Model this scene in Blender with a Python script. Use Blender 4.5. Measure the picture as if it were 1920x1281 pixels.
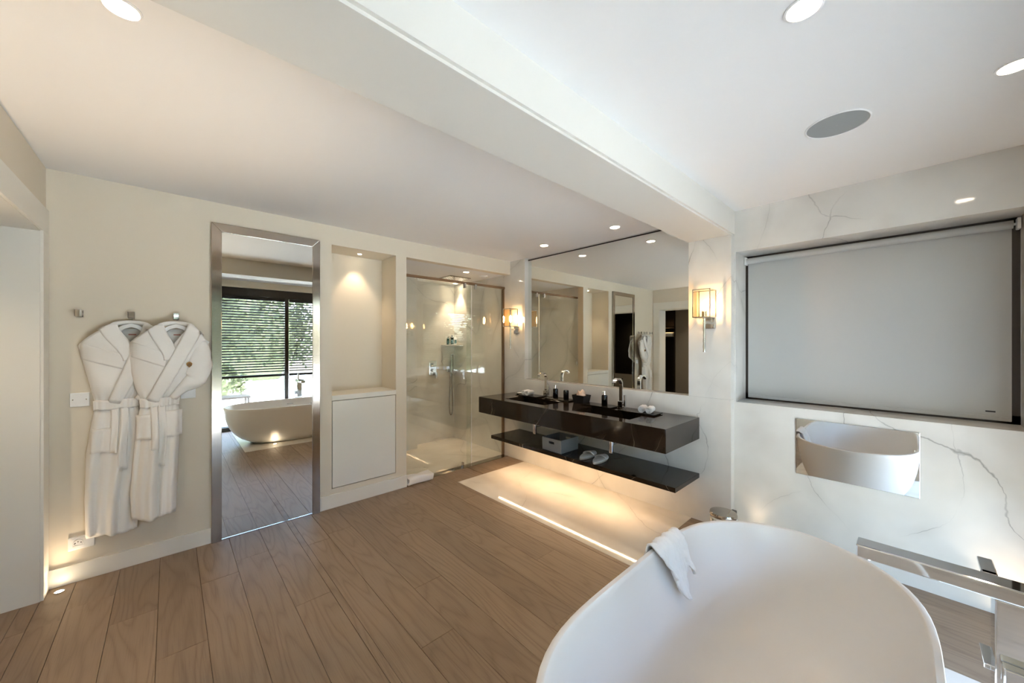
import bpy, bmesh, math, random
from mathutils import Vector, Matrix
random.seed(7)
PI = math.pi
scene = bpy.context.scene
COL = scene.collection
for o in list(bpy.data.objects):
    bpy.data.objects.remove(o)

# ------------------------------------------------------------------ camera
cam_d = bpy.data.cameras.new('camera')
cam_d.sensor_fit = 'HORIZONTAL'
cam_d.sensor_width = 36.0
cam_d.lens = 36.0 * 692.0 / 1920.0
cam_d.shift_y = 1.5 / 1920.0
cam_d.clip_start = 0.02
cam_d.clip_end = 300
cam = bpy.data.objects.new('camera', cam_d)
COL.objects.link(cam)
cam.location = (0, 0, 1.5)
cam.rotation_euler = (PI / 2, 0, -math.radians(42.85))
scene.camera = cam

# ------------------------------------------------------------------ sky, exposure
world = bpy.data.worlds.new('sky')
scene.world = world
world.use_nodes = True
wn = world.node_tree
for n in list(wn.nodes):
    wn.nodes.remove(n)
w_out = wn.nodes.new('ShaderNodeOutputWorld')
w_bg = wn.nodes.new('ShaderNodeBackground')
w_sky = wn.nodes.new('ShaderNodeTexSky')
w_sky.sky_type = 'NISHITA'
w_sky.sun_disc = False
w_sky.sun_elevation = math.radians(48)
w_sky.sun_rotation = math.radians(70)
w_sky.air_density = 1.0
w_sky.dust_density = 2.0
w_bg.inputs['Strength'].default_value = 1.6
wn.links.new(w_sky.outputs['Color'], w_bg.inputs['Color'])
wn.links.new(w_bg.outputs['Background'], w_out.inputs['Surface'])

sun_d = bpy.data.lights.new('sun', 'SUN')
sun_d.energy = 14.0
sun_d.angle = math.radians(0.6)
sun_d.color = (0.82, 0.94, 1.0)
sun = bpy.data.objects.new('sun', sun_d)
COL.objects.link(sun)
sun.rotation_euler = (-Vector((0.60, 0.22, 0.74))).to_track_quat('-Z', 'Y').to_euler()

vs = scene.view_settings
vs.view_transform = 'Standard'
vs.look = 'None'
vs.exposure = 1.54
vs.gamma = 1.0
vs.use_curve_mapping = False
cy = scene.cycles
cy.use_denoising = True
cy.max_bounces = 8
cy.diffuse_bounces = 3
cy.glossy_bounces = 5
cy.transmission_bounces = 4
cy.transparent_max_bounces = 12
cy.sample_clamp_indirect = 6.0
cy.use_adaptive_sampling = True
cy.adaptive_threshold = 0.05
cy.caustics_reflective = False
cy.caustics_refractive = False

WARM = (1.0, 0.76, 0.52)
WARM2 = (1.0, 0.60, 0.28)
DOWN_W = 9.0

# ------------------------------------------------------------------ room numbers (metres)
XL = -0.55      # left wall face
XB = 3.27       # vanity wall face
XC = 3.34       # window wall face, right
YA = 3.56       # far wall face
YW = -0.70      # glazed wall behind the camera
H = 2.555       # ceiling
BY0, BY1, BZ = 0.96, 1.294, 2.357   # beam
YG = 3.68       # shower glass
YS = 4.90       # shower back wall
XS = 3.30       # shower right wall
ZSC = 2.40      # shower ceiling

# ------------------------------------------------------------------ mesh helpers
class MB:
    def __init__(self):
        self.v = []
        self.f = []

    def box(self, x0, x1, y0, y1, z0, z1):
        b = len(self.v)
        self.v += [(x0, y0, z0), (x1, y0, z0), (x1, y1, z0), (x0, y1, z0),
                   (x0, y0, z1), (x1, y0, z1), (x1, y1, z1), (x0, y1, z1)]
        self.f += [tuple(b + i for i in q) for q in
                   ((0, 3, 2, 1), (4, 5, 6, 7), (0, 1, 5, 4), (1, 2, 6, 5), (2, 3, 7, 6), (3, 0, 4, 7))]
        return self

    def loft(self, rings, closed=True, cap0=True, cap1=True):
        b = len(self.v)
        n = len(rings[0])
        for r in rings:
            self.v += [tuple(p) for p in r]
        m = n if closed else n - 1
        for i in range(len(rings) - 1):
            for j in range(m):
                k = (j + 1) % n
                self.f.append((b + i * n + j, b + i * n + k, b + (i + 1) * n + k, b + (i + 1) * n + j))
        if cap0:
            self.f.append(tuple(b + j for j in reversed(range(n))))
        if cap1:
            q = b + (len(rings) - 1) * n
            self.f.append(tuple(q + j for j in range(n)))
        return self

    def cyl(self, p0, p1, r0, r1=None, n=24, cap=True):
        r1 = r0 if r1 is None else r1
        p0, p1 = Vector(p0), Vector(p1)
        d = (p1 - p0).normalized()
        a = d.orthogonal().normalized()
        c = d.cross(a)
        rings = []
        for p, r in ((p0, r0), (p1, r1)):
            rings.append([p + (a * math.cos(t) + c * math.sin(t)) * r for t in [2 * PI * i / n for i in range(n)]])
        return self.loft(rings, True, cap, cap)

    def lathe(self, prof, c=(0, 0, 0), n=32, cap0=True, cap1=True, sx=1.0, sy=1.0):
        rings = [[(c[0] + r * sx * math.cos(2 * PI * i / n), c[1] + r * sy * math.sin(2 * PI * i / n), c[2] + z) for i in range(n)]
                 for r, z in prof]
        return self.loft(rings, True, cap0, cap1)

    def sweep(self, path, prof, up=(0, 0, 1), cap=True):
        """prof: list of (side, up) offsets or function(i, t) giving it"""
        P = [Vector(p) for p in path]
        rings = []
        up = Vector(up)
        for i, p in enumerate(P):
            if i == 0:
                t = P[1] - P[0]
            elif i == len(P) - 1:
                t = P[-1] - P[-2]
            else:
                t = (P[i + 1] - P[i]).normalized() + (P[i] - P[i - 1]).normalized()
            t.normalize()
            s = t.cross(up)
            if s.length < 1e-4:
                s = t.cross(Vector((1, 0, 0)))
            s.normalize()
            u = s.cross(t)
            pr = prof(i / (len(P) - 1)) if callable(prof) else prof
            rings.append([p + s * a + u * b for a, b in pr])
        return self.loft(rings, True, cap, cap)

    def tube(self, path, r, n=10, up=(0.137, 0.21, 0.97)):
        return self.sweep(path, lambda t: [((r(t) if callable(r) else r) * math.cos(2 * PI * i / n),
                                            (r(t) if callable(r) else r) * math.sin(2 * PI * i / n)) for i in range(n)], up)

    def prism(self, poly, fn0, fn1):
        """poly of 2d points mapped by two functions to 3d"""
        return self.loft([[fn0(*p) for p in poly], [fn1(*p) for p in poly]])

    def gridslab(self, us, vs, w0, w1, holes, fn):
        """slab with rectangular holes; fn(u,v,w)->xyz; holes: set of (i,j) cells left open"""
        nu, nv = len(us) - 1, len(vs) - 1
        solid = lambda i, j: 0 <= i < nu and 0 <= j < nv and (i, j) not in holes
        idx = {}

        def V(i, j, k):
            key = (i, j, k)
            if key not in idx:
                idx[key] = len(self.v)
                self.v.append(fn(us[i], vs[j], (w0, w1)[k]))
            return idx[key]
        for i in range(nu):
            for j in range(nv):
                if not solid(i, j):
                    continue
                self.f.append((V(i, j, 0), V(i, j + 1, 0), V(i + 1, j + 1, 0), V(i + 1, j, 0)))
                self.f.append((V(i, j, 1), V(i + 1, j, 1), V(i + 1, j + 1, 1), V(i, j + 1, 1)))
                for di, dj, a, b in ((-1, 0, (i, j), (i, j + 1)), (1, 0, (i + 1, j + 1), (i + 1, j)),
                                     (0, -1, (i + 1, j), (i, j)), (0, 1, (i, j + 1), (i + 1, j + 1))):
                    if not solid(i + di, j + dj):
                        self.f.append((V(*a, 0), V(*b, 0), V(*b, 1), V(*a, 1)))
        return self


WLOC = {}


def build(name, mb, mat, parent=None, smooth=None, bevel=0.0, seg=2, subsurf=0, local=False, solid=0.0):
    """one mesh object; vertices in world space unless local=True"""
    off = WLOC.get(parent.name, Vector((0, 0, 0))) if (parent is not None and not local) else Vector((0, 0, 0))
    me = bpy.data.meshes.new(name)
    me.from_pydata([tuple(Vector(p) - off) for p in mb.v], [], mb.f)
    bm = bmesh.new()
    bm.from_mesh(me)
    bmesh.ops.recalc_face_normals(bm, faces=bm.faces)
    bm.to_mesh(me)
    bm.free()
    if smooth is not None:
        me.polygons.foreach_set('use_smooth', [True] * len(me.polygons))
        if smooth < 179:
            me.set_sharp_from_angle(angle=math.radians(smooth))
    me.materials.append(mat)
    o = bpy.data.objects.new(name, me)
    COL.objects.link(o)
    if parent is not None:
        o.parent = parent
    WLOC[o.name] = off.copy()
    if solid:
        m = o.modifiers.new('solid', 'SOLIDIFY')
        m.thickness = solid
        m.offset = 0
    if bevel:
        m = o.modifiers.new('bevel', 'BEVEL')
        m.width = bevel
        m.segments = seg
        m.limit_method = 'ANGLE'
        m.angle_limit = math.radians(40)
    if subsurf:
        m = o.modifiers.new('sub', 'SUBSURF')
        m.levels = subsurf
        m.render_levels = subsurf
    return o


def tag(o, label, cat, group=None):
    o['label'] = label
    o['category'] = cat
    if group:
        o['group'] = group
    return o


def thing(name, label, cat, loc=(0, 0, 0), group=None, rotz=0.0):
    o = bpy.data.objects.new(name, None)
    o.empty_display_size = 0.05
    COL.objects.link(o)
    o.location = loc
    o.rotation_euler = (0, 0, rotz)
    WLOC[o.name] = Vector(loc)
    return tag(o, label, cat, group)


def struct(name, mb, mat, label=None, parent=None, **k):
    o = build(name, mb, mat, parent, **k)
    o['kind'] = 'structure'
    if label:
        o['label'] = label
    return o


def copy_thing(root, loc, label, rotz=None):
    r = root.copy()
    COL.objects.link(r)
    r.location = loc
    if rotz is not None:
        r.rotation_euler = (0, 0, rotz)
    r['label'] = label
    WLOC[r.name] = Vector(loc)
    for ch in list(root.children):
        c = ch.copy()
        COL.objects.link(c)
        c.parent = r
        for g in list(ch.children):
            d = g.copy()
            COL.objects.link(d)
            d.parent = c
    return r


def spot(name, loc, target, watts, col, angle, blend, parent, radius=0.03):
    l = bpy.data.lights.new(name, 'SPOT')
    l.energy = watts
    l.color = col
    l.spot_size = math.radians(angle)
    l.spot_blend = blend
    l.shadow_soft_size = radius
    o = bpy.data.objects.new(name, l)
    COL.objects.link(o)
    o.parent = parent
    o.location = Vector(loc) - WLOC[parent.name]
    o.rotation_euler = (Vector(target) - Vector(loc)).to_track_quat('-Z', 'Y').to_euler()
    return o


def point(name, loc, watts, col, parent, radius=0.02):
    l = bpy.data.lights.new(name, 'POINT')
    l.energy = watts
    l.color = col
    l.shadow_soft_size = radius
    o = bpy.data.objects.new(name, l)
    COL.objects.link(o)
    o.parent = parent
    o.location = Vector(loc) - WLOC[parent.name]
    return o


# ------------------------------------------------------------------ materials
def s2l(c):
    return tuple((x / 12.92 if x <= 0.04045 else ((x + 0.055) / 1.055) ** 2.4) for x in [k / 255 for k in c])


def new_mat(name):
    m = bpy.data.materials.new(name)
    m.use_nodes = True
    nt = m.node_tree
    return m, nt, nt.nodes['Principled BSDF']


def N(nt, typ, **kw):
    n = nt.nodes.new(typ)
    for k, v in kw.items():
        setattr(n, k, v)
    return n


def simple(name, rgb, rough=0.5, metal=0.0, spec=0.5, noise=0.0, bump=0.0, scale=60.0, coat=0.0, sheen=0.0):
    m, nt, p = new_mat(name)
    c = s2l(rgb)
    p.inputs['Base Color'].default_value = (*c, 1)
    p.inputs['Roughness'].default_value = rough
    p.inputs['Metallic'].default_value = metal
    p.inputs['Specular IOR Level'].default_value = spec
    p.inputs['Coat Weight'].default_value = coat
    p.inputs['Sheen Weight'].default_value = sheen
    if noise or bump:
        tc = N(nt, 'ShaderNodeTexCoord')
        nz = N(nt, 'ShaderNodeTexNoise')
        nz.inputs['Scale'].default_value = scale
        nz.inputs['Detail'].default_value = 4
        nt.links.new(tc.outputs['Object'], nz.inputs['Vector'])
        if noise:
            mx = N(nt, 'ShaderNodeMix', data_type='RGBA')
            mx.inputs['A'].default_value = (*[x * (1 - noise) for x in c], 1)
            mx.inputs['B'].default_value = (*[min(1, x * (1 + noise)) for x in c], 1)
            nt.links.new(nz.outputs['Fac'], mx.inputs['Factor'])
            nt.links.new(mx.outputs['Result'], p.inputs['Base Color'])
        if bump:
            b = N(nt, 'ShaderNodeBump')
            b.inputs['Strength'].default_value = bump
            b.inputs['Distance'].default_value = 0.004
            nt.links.new(nz.outputs['Fac'], b.inputs['Height'])
            nt.links.new(b.outputs['Normal'], p.inputs['Normal'])
    return m


def emit(name, col, strength):
    m, nt, p = new_mat(name)
    p.inputs['Base Color'].default_value = (*col, 1)
    p.inputs['Emission Color'].default_value = (*col, 1)
    p.inputs['Emission Strength'].default_value = strength
    return m


def thin_glass(name, tint=(1, 1, 1), refl=1.0, rough=0.0, ior=1.5):
    m, nt, p = new_mat(name)
    nt.nodes.remove(p)
    out = nt.nodes['Material Output']
    tr = N(nt, 'ShaderNodeBsdfTransparent')
    tr.inputs['Color'].default_value = (*tint, 1)
    gl = N(nt, 'ShaderNodeBsdfGlossy')
    gl.inputs['Roughness'].default_value = rough
    gl.inputs['Color'].default_value = (refl, refl, refl, 1)
    lw = N(nt, 'ShaderNodeLayerWeight')
    lw.inputs['Blend'].default_value = 0.5
    pw = N(nt, 'ShaderNodeMath', operation='POWER')
    pw.inputs[1].default_value = 5.0
    nt.links.new(lw.outputs['Facing'], pw.inputs[0])
    fr = N(nt, 'ShaderNodeMapRange')
    fr.inputs['To Min'].default_value = ((ior - 1) / (ior + 1)) ** 2
    nt.links.new(pw.outputs[0], fr.inputs['Value'])
    mx = N(nt, 'ShaderNodeMixShader')
    nt.links.new(fr.outputs['Result'], mx.inputs['Fac'])
    nt.links.new(tr.outputs['BSDF'], mx.inputs[1])
    nt.links.new(gl.outputs['BSDF'], mx.inputs[2])
    nt.links.new(mx.outputs['Shader'], out.inputs['Surface'])
    return m


def marble(name, base, cloud, vein, rough, width=0.006, spacing=0.9, seed=0.0, strength=0.75, halo=0.12, dirs=((.30, .80, .45), (-.25, .75, -.62)), warp=0.42):
    """polished stone: soft clouds plus two families of thin wandering veins of even width"""
    m, nt, p = new_mat(name)
    L = nt.links
    geo = N(nt, 'ShaderNodeNewGeometry')
    off = N(nt, 'ShaderNodeMapping')
    off.inputs['Location'].default_value = (seed, seed * 1.7, seed * 0.6)
    L.new(geo.outputs['Position'], off.inputs['Vector'])

    def math_(op, a, b_=None):
        n = N(nt, 'ShaderNodeMath', operation=op)
        for k, v in ((0, a), (1, b_)):
            if v is None:
                continue
            if isinstance(v, (int, float)):
                n.inputs[k].default_value = v
            else:
                L.new(v, n.inputs[k])
        return n.outputs[0]

    def noise(sc, det, rg=.55, shift=0.0):
        mp = N(nt, 'ShaderNodeMapping')
        mp.inputs['Location'].default_value = (shift, shift * .3, -shift)
        L.new(off.outputs['Vector'], mp.inputs['Vector'])
        n = N(nt, 'ShaderNodeTexNoise')
        n.inputs['Scale'].default_value = sc
        n.inputs['Detail'].default_value = det
        n.inputs['Roughness'].default_value = rg
        L.new(mp.outputs['Vector'], n.inputs['Vector'])
        return n.outputs['Fac']

    def ramp(v, a, b_, c, d):
        r = N(nt, 'ShaderNodeMapRange')
        for k, x in (('From Min', a), ('From Max', b_), ('To Min', c), ('To Max', d)):
            r.inputs[k].default_value = x
        L.new(v, r.inputs['Value'])
        return r.outputs['Result']

    total = None
    halos = None
    for k, d in enumerate(dirs):
        dp = N(nt, 'ShaderNodeVectorMath', operation='DOT_PRODUCT')
        dp.inputs[1].default_value = d
        L.new(off.outputs['Vector'], dp.inputs[0])
        spc = spacing * (1 + .45 * k)
        w1 = math_('MULTIPLY', noise(1.1, 1, .5, 3.0 * k + 1), warp * 2.2)
        w2 = math_('MULTIPLY', noise(9.0, 3, .6, 5.0 * k + 2), warp * .11)
        t = math_('DIVIDE', math_('ADD', math_('ADD', dp.outputs['Value'], w1), w2), spc)
        r = math_('MULTIPLY', math_('ABSOLUTE', math_('SUBTRACT', math_('FRACT', t), .5)), spc)
        gate = ramp(noise(1.7, 1.5, .6, 11.0 * k), .43, .57, 0, 1)
        wv = ramp(noise(6.0, 0, .5, 7 + k), .35, .7, width * .35, width * 1.3)
        core = N(nt, 'ShaderNodeMapRange')
        core.inputs['To Min'].default_value = 1.0
        core.inputs['To Max'].default_value = 0.0
        L.new(r, core.inputs['Value'])
        L.new(wv, core.inputs['From Max'])
        c_ = math_('MULTIPLY', math_('MULTIPLY', core.outputs['Result'], gate), strength)
        h_ = math_('MULTIPLY', math_('MULTIPLY', ramp(r, 0, .07, 1, 0), gate), halo)
        total = c_ if total is None else math_('MAXIMUM', total, c_)
        halos = h_ if halos is None else math_('MAXIMUM', halos, h_)
    cr = ramp(noise(2.2, 3), .35, .75, 0, 1)
    c1 = N(nt, 'ShaderNodeMix', data_type='RGBA')
    c1.inputs['A'].default_value = (*s2l(base), 1)
    c1.inputs['B'].default_value = (*s2l(cloud), 1)
    L.new(cr, c1.inputs['Factor'])
    c2 = N(nt, 'ShaderNodeMix', data_type='RGBA')
    c2.inputs['B'].default_value = (*s2l(vein), 1)
    L.new(math_('MAXIMUM', total, halos), c2.inputs['Factor'])
    L.new(c1.outputs['Result'], c2.inputs['A'])
    L.new(c2.outputs['Result'], p.inputs['Base Color'])
    p.inputs['Roughness'].default_value = rough
    return m


def oak(name):
    m, nt, p = new_mat(name)
    L = nt.links
    tc = N(nt, 'ShaderNodeTexCoord')
    oi = N(nt, 'ShaderNodeObjectInfo')
    add = N(nt, 'ShaderNodeVectorMath', operation='ADD')
    mul = N(nt, 'ShaderNodeVectorMath', operation='SCALE')
    cmb = N(nt, 'ShaderNodeCombineXYZ')
    for k in ('X', 'Y', 'Z'):
        L.new(oi.outputs['Random'], cmb.inputs[k])
    L.new(cmb.outputs['Vector'], mul.inputs[0])
    mul.inputs['Scale'].default_value = 37.0
    L.new(tc.outputs['Object'], add.inputs[0])
    L.new(mul.outputs['Vector'], add.inputs[1])
    mp = N(nt, 'ShaderNodeMapping')
    mp.inputs['Scale'].default_value = (1.0, 0.115, 1.0)
    L.new(add.outputs['Vector'], mp.inputs['Vector'])
    # growth rings: contour lines of a stretched noise (cathedral grain)
    n1 = N(nt, 'ShaderNodeTexNoise')
    n1.inputs['Scale'].default_value = 4.6
    n1.inputs['Detail'].default_value = 2.2
    n1.inputs['Roughness'].default_value = 0.45
    L.new(mp.outputs['Vector'], n1.inputs['Vector'])
    k = N(nt, 'ShaderNodeMath', operation='MULTIPLY')
    k.inputs[1].default_value = 34.0
    L.new(n1.outputs['Fac'], k.inputs[0])
    fr = N(nt, 'ShaderNodeMath', operation='PINGPONG')
    fr.inputs[1].default_value = 1.0
    L.new(k.outputs[0], fr.inputs[0])
    pw = N(nt, 'ShaderNodeMath', operation='POWER')
    pw.inputs[1].default_value = 2.6
    L.new(fr.outputs[0], pw.inputs[0])
    # fine pores
    mp2 = N(nt, 'ShaderNodeMapping')
    mp2.inputs['Scale'].default_value = (1.0, 0.03, 1.0)
    L.new(add.outputs['Vector'], mp2.inputs['Vector'])
    n2 = N(nt, 'ShaderNodeTexNoise')
    n2.inputs['Scale'].default_value = 190.0
    n2.inputs['Detail'].default_value = 3
    L.new(mp2.outputs['Vector'], n2.inputs['Vector'])
    n3 = N(nt, 'ShaderNodeTexNoise')
    n3.inputs['Scale'].default_value = 1.3
    L.new(add.outputs['Vector'], n3.inputs['Vector'])
    base = N(nt, 'ShaderNodeMix', data_type='RGBA')
    base.inputs['A'].default_value = (*s2l((144, 123, 101)), 1)
    base.inputs['B'].default_value = (*s2l((156, 134, 111)), 1)
    L.new(oi.outputs['Random'], base.inputs['Factor'])
    dark = N(nt, 'ShaderNodeMix', data_type='RGBA', blend_type='MULTIPLY')
    dark.inputs['B'].default_value = (0.60, 0.56, 0.52, 1)
    g = N(nt, 'ShaderNodeMath', operation='MULTIPLY')
    g.inputs[1].default_value = 0.5
    L.new(pw.outputs[0], g.inputs[0])
    L.new(g.outputs[0], dark.inputs['Factor'])
    L.new(base.outputs['Result'], dark.inputs['A'])
    por = N(nt, 'ShaderNodeMix', data_type='RGBA', blend_type='MULTIPLY')
    por.inputs['B'].default_value = (0.72, 0.70, 0.68, 1)
    r2 = N(nt, 'ShaderNodeMapRange')
    r2.inputs['From Min'].default_value = 0.50
    r2.inputs['From Max'].default_value = 0.75
    r2.inputs['To Max'].default_value = 0.6
    L.new(n2.outputs['Fac'], r2.inputs['Value'])
    L.new(r2.outputs['Result'], por.inputs['Factor'])
    L.new(dark.outputs['Result'], por.inputs['A'])
    sh = N(nt, 'ShaderNodeMix', data_type='RGBA', blend_type='MULTIPLY')
    sh.inputs['B'].default_value = (0.86, 0.86, 0.86, 1)
    L.new(n3.outputs['Fac'], sh.inputs['Factor'])
    L.new(por.outputs['Result'], sh.inputs['A'])
    L.new(sh.outputs['Result'], p.inputs['Base Color'])
    p.inputs['Roughness'].default_value = 0.42
    b = N(nt, 'ShaderNodeBump')
    b.inputs['Strength'].default_value = 0.12
    b.inputs['Distance'].default_value = 0.002
    b.invert = True
    L.new(pw.outputs[0], b.inputs['Height'])
    L.new(b.outputs['Normal'], p.inputs['Normal'])
    return m


def terry(name, rgb, scale=420.0, strength=0.5):
    m, nt, p = new_mat(name)
    L = nt.links
    tc = N(nt, 'ShaderNodeTexCoord')
    nz = N(nt, 'ShaderNodeTexNoise')
    nz.inputs['Scale'].default_value = scale
    nz.inputs['Detail'].default_value = 3
    L.new(tc.outputs['Object'], nz.inputs['Vector'])
    b = N(nt, 'ShaderNodeBump')
    b.inputs['Strength'].default_value = strength
    b.inputs['Distance'].default_value = 0.003
    L.new(nz.outputs['Fac'], b.inputs['Height'])
    L.new(b.outputs['Normal'], p.inputs['Normal'])
    p.inputs['Base Color'].default_value = (*s2l(rgb), 1)
    p.inputs['Roughness'].default_value = 0.95
    p.inputs['Specular IOR Level'].default_value = 0.15
    p.inputs['Sheen Weight'].default_value = 0.3
    return m


M = {}
M['paint'] = simple('cream wall paint', (226, 216, 196), 0.55, spec=0.3, noise=0.015, scale=3)
M['ceil'] = simple('white ceiling paint', (242, 241, 238), 0.7, spec=0.2, noise=0.01, scale=3)
M['greige'] = simple('pale greige beam paint', (218, 215, 206), 0.6, spec=0.25, noise=0.01, scale=3)
M['white'] = simple('white satin lacquer', (236, 232, 220), 0.35, spec=0.4, noise=0.01, scale=4)
M['groove'] = simple('shadow gap', (150, 140, 118), 0.7)
M['marble'] = marble('polished white marble', (229, 226, 218), (212, 208, 199), (96, 92, 84), 0.06, width=.0045, spacing=.50, seed=3.1, strength=.65)
M['marble_f'] = marble('polished white marble floor', (230, 224, 212), (214, 206, 192), (118, 104, 88), 0.05, width=.005, spacing=.55, seed=8.4, strength=.6,
                       dirs=((.85, .38, .3), (.7, -.6, .3)))
M['black'] = marble('polished dark brown marble', (35, 26, 19), (46, 36, 27), (196, 184, 166), 0.07, width=.0035, spacing=.5, seed=5.7, strength=.75, halo=.03,
                    dirs=((.3, .86, .42), (-.2, .8, -.35)))
M['oak'] = oak('brushed taupe oak')
M['sub'] = simple('dark floor joint', (78, 56, 39), 0.8, noise=0.05)
M['chrome'] = simple('polished chrome', (224, 226, 228), 0.04, 1.0)
M['steel'] = simple('brushed steel', (176, 168, 158), 0.13, 1.0, noise=0.04, scale=8)
M['bronze'] = simple('bronze profile', (150, 126, 104), 0.25, 1.0, noise=0.04)
M['mirror'] = simple('silver mirror', (236, 238, 234), 0.0, 1.0)
M['plate'] = simple('mirror polished plate', (228, 230, 230), 0.015, 1.0)
M['tub'] = simple('matt white solid surface', (240, 236, 231), 0.32, spec=0.45, noise=0.008, scale=3)
M['terry'] = terry('white terry cloth', (240, 238, 232))
M['fluffy'] = terry('fluffy white terry', (250, 249, 247), 300.0, 0.5)
M['robe'] = terry('white robe terry', (246, 244, 238), 520.0, 0.35)
M['dark'] = simple('dark bronze aluminium', (46, 38, 33), 0.35, 0.3, noise=0.05)
M['slat'] = simple('dark blind slat', (22, 19, 17), 0.5, 0.0, noise=0.05)
M['rubber'] = simple('black plastic', (16, 15, 15), 0.4, noise=0.1)
M['blackgloss'] = simple('black glazed ceramic', (12, 11, 11), 0.12, noise=0.1)
M['slate'] = simple('black slate tray', (26, 22, 19), 0.22, noise=0.1)
M['felt'] = simple('grey felt', (140, 143, 144), 0.95, spec=0.1, noise=0.22, bump=0.3, scale=260)
M['fabric'] = simple('grey white blind fabric', (184, 184, 180), 0.85, spec=0.15, noise=0.02, bump=0.08, scale=500)
M['plastic'] = simple('white plastic', (238, 238, 234), 0.3, noise=0.01)
M['glass'] = thin_glass('clear glass', (0.975, 0.985, 0.975))
M['shglass'] = thin_glass('shower glass', (0.95, 0.965, 0.945), ior=1.52)
M['amber'] = thin_glass('lantern glass', (1.0, 0.93, 0.82))
M['lens'] = emit('lamp lens', (1.0, 0.84, 0.62), 22.0)
M['bulb'] = emit('filament bulb', (1.0, 0.62, 0.28), 95.0)
M['led'] = emit('warm light strip', (1.0, 0.66, 0.36), 16.0)
M['grille'] = simple('grey speaker cloth', (160, 164, 162), 0.8, noise=0.05, bump=0.4, scale=700)
M['gold'] = simple('ochre embroidery', (168, 122, 52), 0.6, noise=0.15, bump=0.5, scale=300)
M['green'] = simple('green toiletry bottle', (22, 66, 62), 0.2, noise=0.1)
M['amberb'] = simple('dark toiletry bottle', (22, 24, 20), 0.15, noise=0.1)
M['labelm'] = simple('teal paper label', (36, 92, 88), 0.6, noise=0.05)
M['tissue'] = simple('pale pink tissue', (232, 206, 186), 0.9, noise=0.03)
M['weave'] = simple('black woven band', (20, 18, 18), 0.7, bump=0.8, noise=0.3, scale=220)
M['wardrobe'] = simple('dark wardrobe veneer', (38, 31, 27), 0.4, noise=0.15, scale=12)
M['greypanel'] = simple('grey lacquer panel', (150, 147, 140), 0.35, noise=0.02)
M['pinkmark'] = simple('pink woven tag', (206, 148, 140), 0.8, noise=0.05)
M['terrace'] = simple('pale terrace stone', (226, 222, 214), 0.7, noise=0.05, scale=5)
M['leaf'] = simple('hedge leaves', (80, 86, 58), 0.6, noise=0.35, scale=14)
M['slipsole'] = simple('slipper sole', (206, 196, 176), 0.8, noise=0.05)

# ================================================================== SETTING
# ---- floor: sub-floor, oak planks, marble slabs
mb = MB().box(-2.45, 3.66, -0.92, 5.0, -0.10, -0.014)
floor = struct('floor', mb, M['sub'], 'taupe oak plank floor with polished marble slabs set into it')
VX0, VY0, VY1 = 2.265, 1.27, 3.30           # marble in front of the vanity
TX0, TX1, TY1 = 0.75, 2.62, 0.92           # marble under the bath
EXCL = [(VX0, XB, VY0, VY1), (TX0, TX1, YW, TY1)]
slab = build('marble_slab', MB().box(VX0 + .001, XB, VY0 + .001, VY1 - .001, -0.014, 0.001), M['marble_f'], floor)
slab['label'] = 'polished cream marble slab under the vanity'
slab = build('marble_slab', MB().box(TX0 + .001, TX1 - .001, YW, TY1 - .001, -0.014, 0.001), M['marble_f'], floor)
slab['label'] = 'polished cream marble slab under the bath'
slab = build('marble_slab', MB().box(1.805, XS, 3.70, YS, -0.014, 0.001), M['marble_f'], floor)
slab['label'] = 'polished marble shower floor'
build('threshold', MB().box(1.805, XB, 3.60, 3.699, -0.014, 0.004), M['steel'], floor)['label'] = 'dark metal threshold strip of the shower'

known = {-.238: [2.88], -.048: [2.41], .332: [3.14, 1.30], .522: [2.37], .712: [3.025, 1.20], .902: [1.627], 1.092: [2.05], 1.282: [2.69], 1.472: [1.275, 3.2],
         -.428: [1.9], .142: [1.55], 1.662: [2.45], 1.852: [1.75, 3.40], 2.042: [2.9], 2.232: [3.42]}
PW = 0.19
x0 = -0.428 - 11 * PW
cols = []
while x0 < 3.34:
    cols.append(round(x0, 3))
    x0 += PW
rp = random.Random(3)
for cx0 in cols:
    cx1 = cx0 + PW
    cuts = sorted({max(cx0, -2.4), min(cx1, XC)} | {c for c in (VX0, TX0, TX1, -0.80, -0.55) if cx0 + .004 < c < cx1 - .004})
    ends = next((v for k, v in known.items() if abs(k - cx0) < 0.01), None)
    if ends is None:
        e = rp.uniform(0.4, 2.0)
        ends = [e]
    allends = sorted(ends)
    while allends[0] > YW + 0.3:
        allends.insert(0, allends[0] - rp.uniform(1.3, 1.75))
    while allends[-1] < YA + .3:
        allends.append(allends[-1] + rp.uniform(1.3, 1.75))
    for a, b in zip(cuts[:-1], cuts[1:]):
        if b - a < 0.012:
            continue
        mid = (a + b) / 2
        if mid < -0.80:
            spans = [(0.95, 4.05)]
        elif mid < -0.55:
            spans = [(2.40, 3.42)]
        else:
            spans = [(YW, 3.60 if mid > 1.805 else YA)]
        for ex in EXCL:
            if ex[0] <= mid <= ex[1]:
                nsp = []
                for s, e in spans:
                    if s < ex[2]:
                        nsp.append((s, min(e, ex[2])))
                    if e > ex[3]:
                        nsp.append((max(s, ex[3]), e))
                spans = [q for q in nsp if q[1] - q[0] > .01]
        for s, e in spans:
            cutsy = [s] + [q for q in allends if s + .05 < q < e - .05] + [e]
            for ys, ye in zip(cutsy[:-1], cutsy[1:]):
                g = 0.0011
                build('plank', MB().box(a + g, b - g, ys + g * .6, ye - g * .6, -0.014, rp.uniform(-.0005, .0003)), M['oak'], floor)

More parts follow.
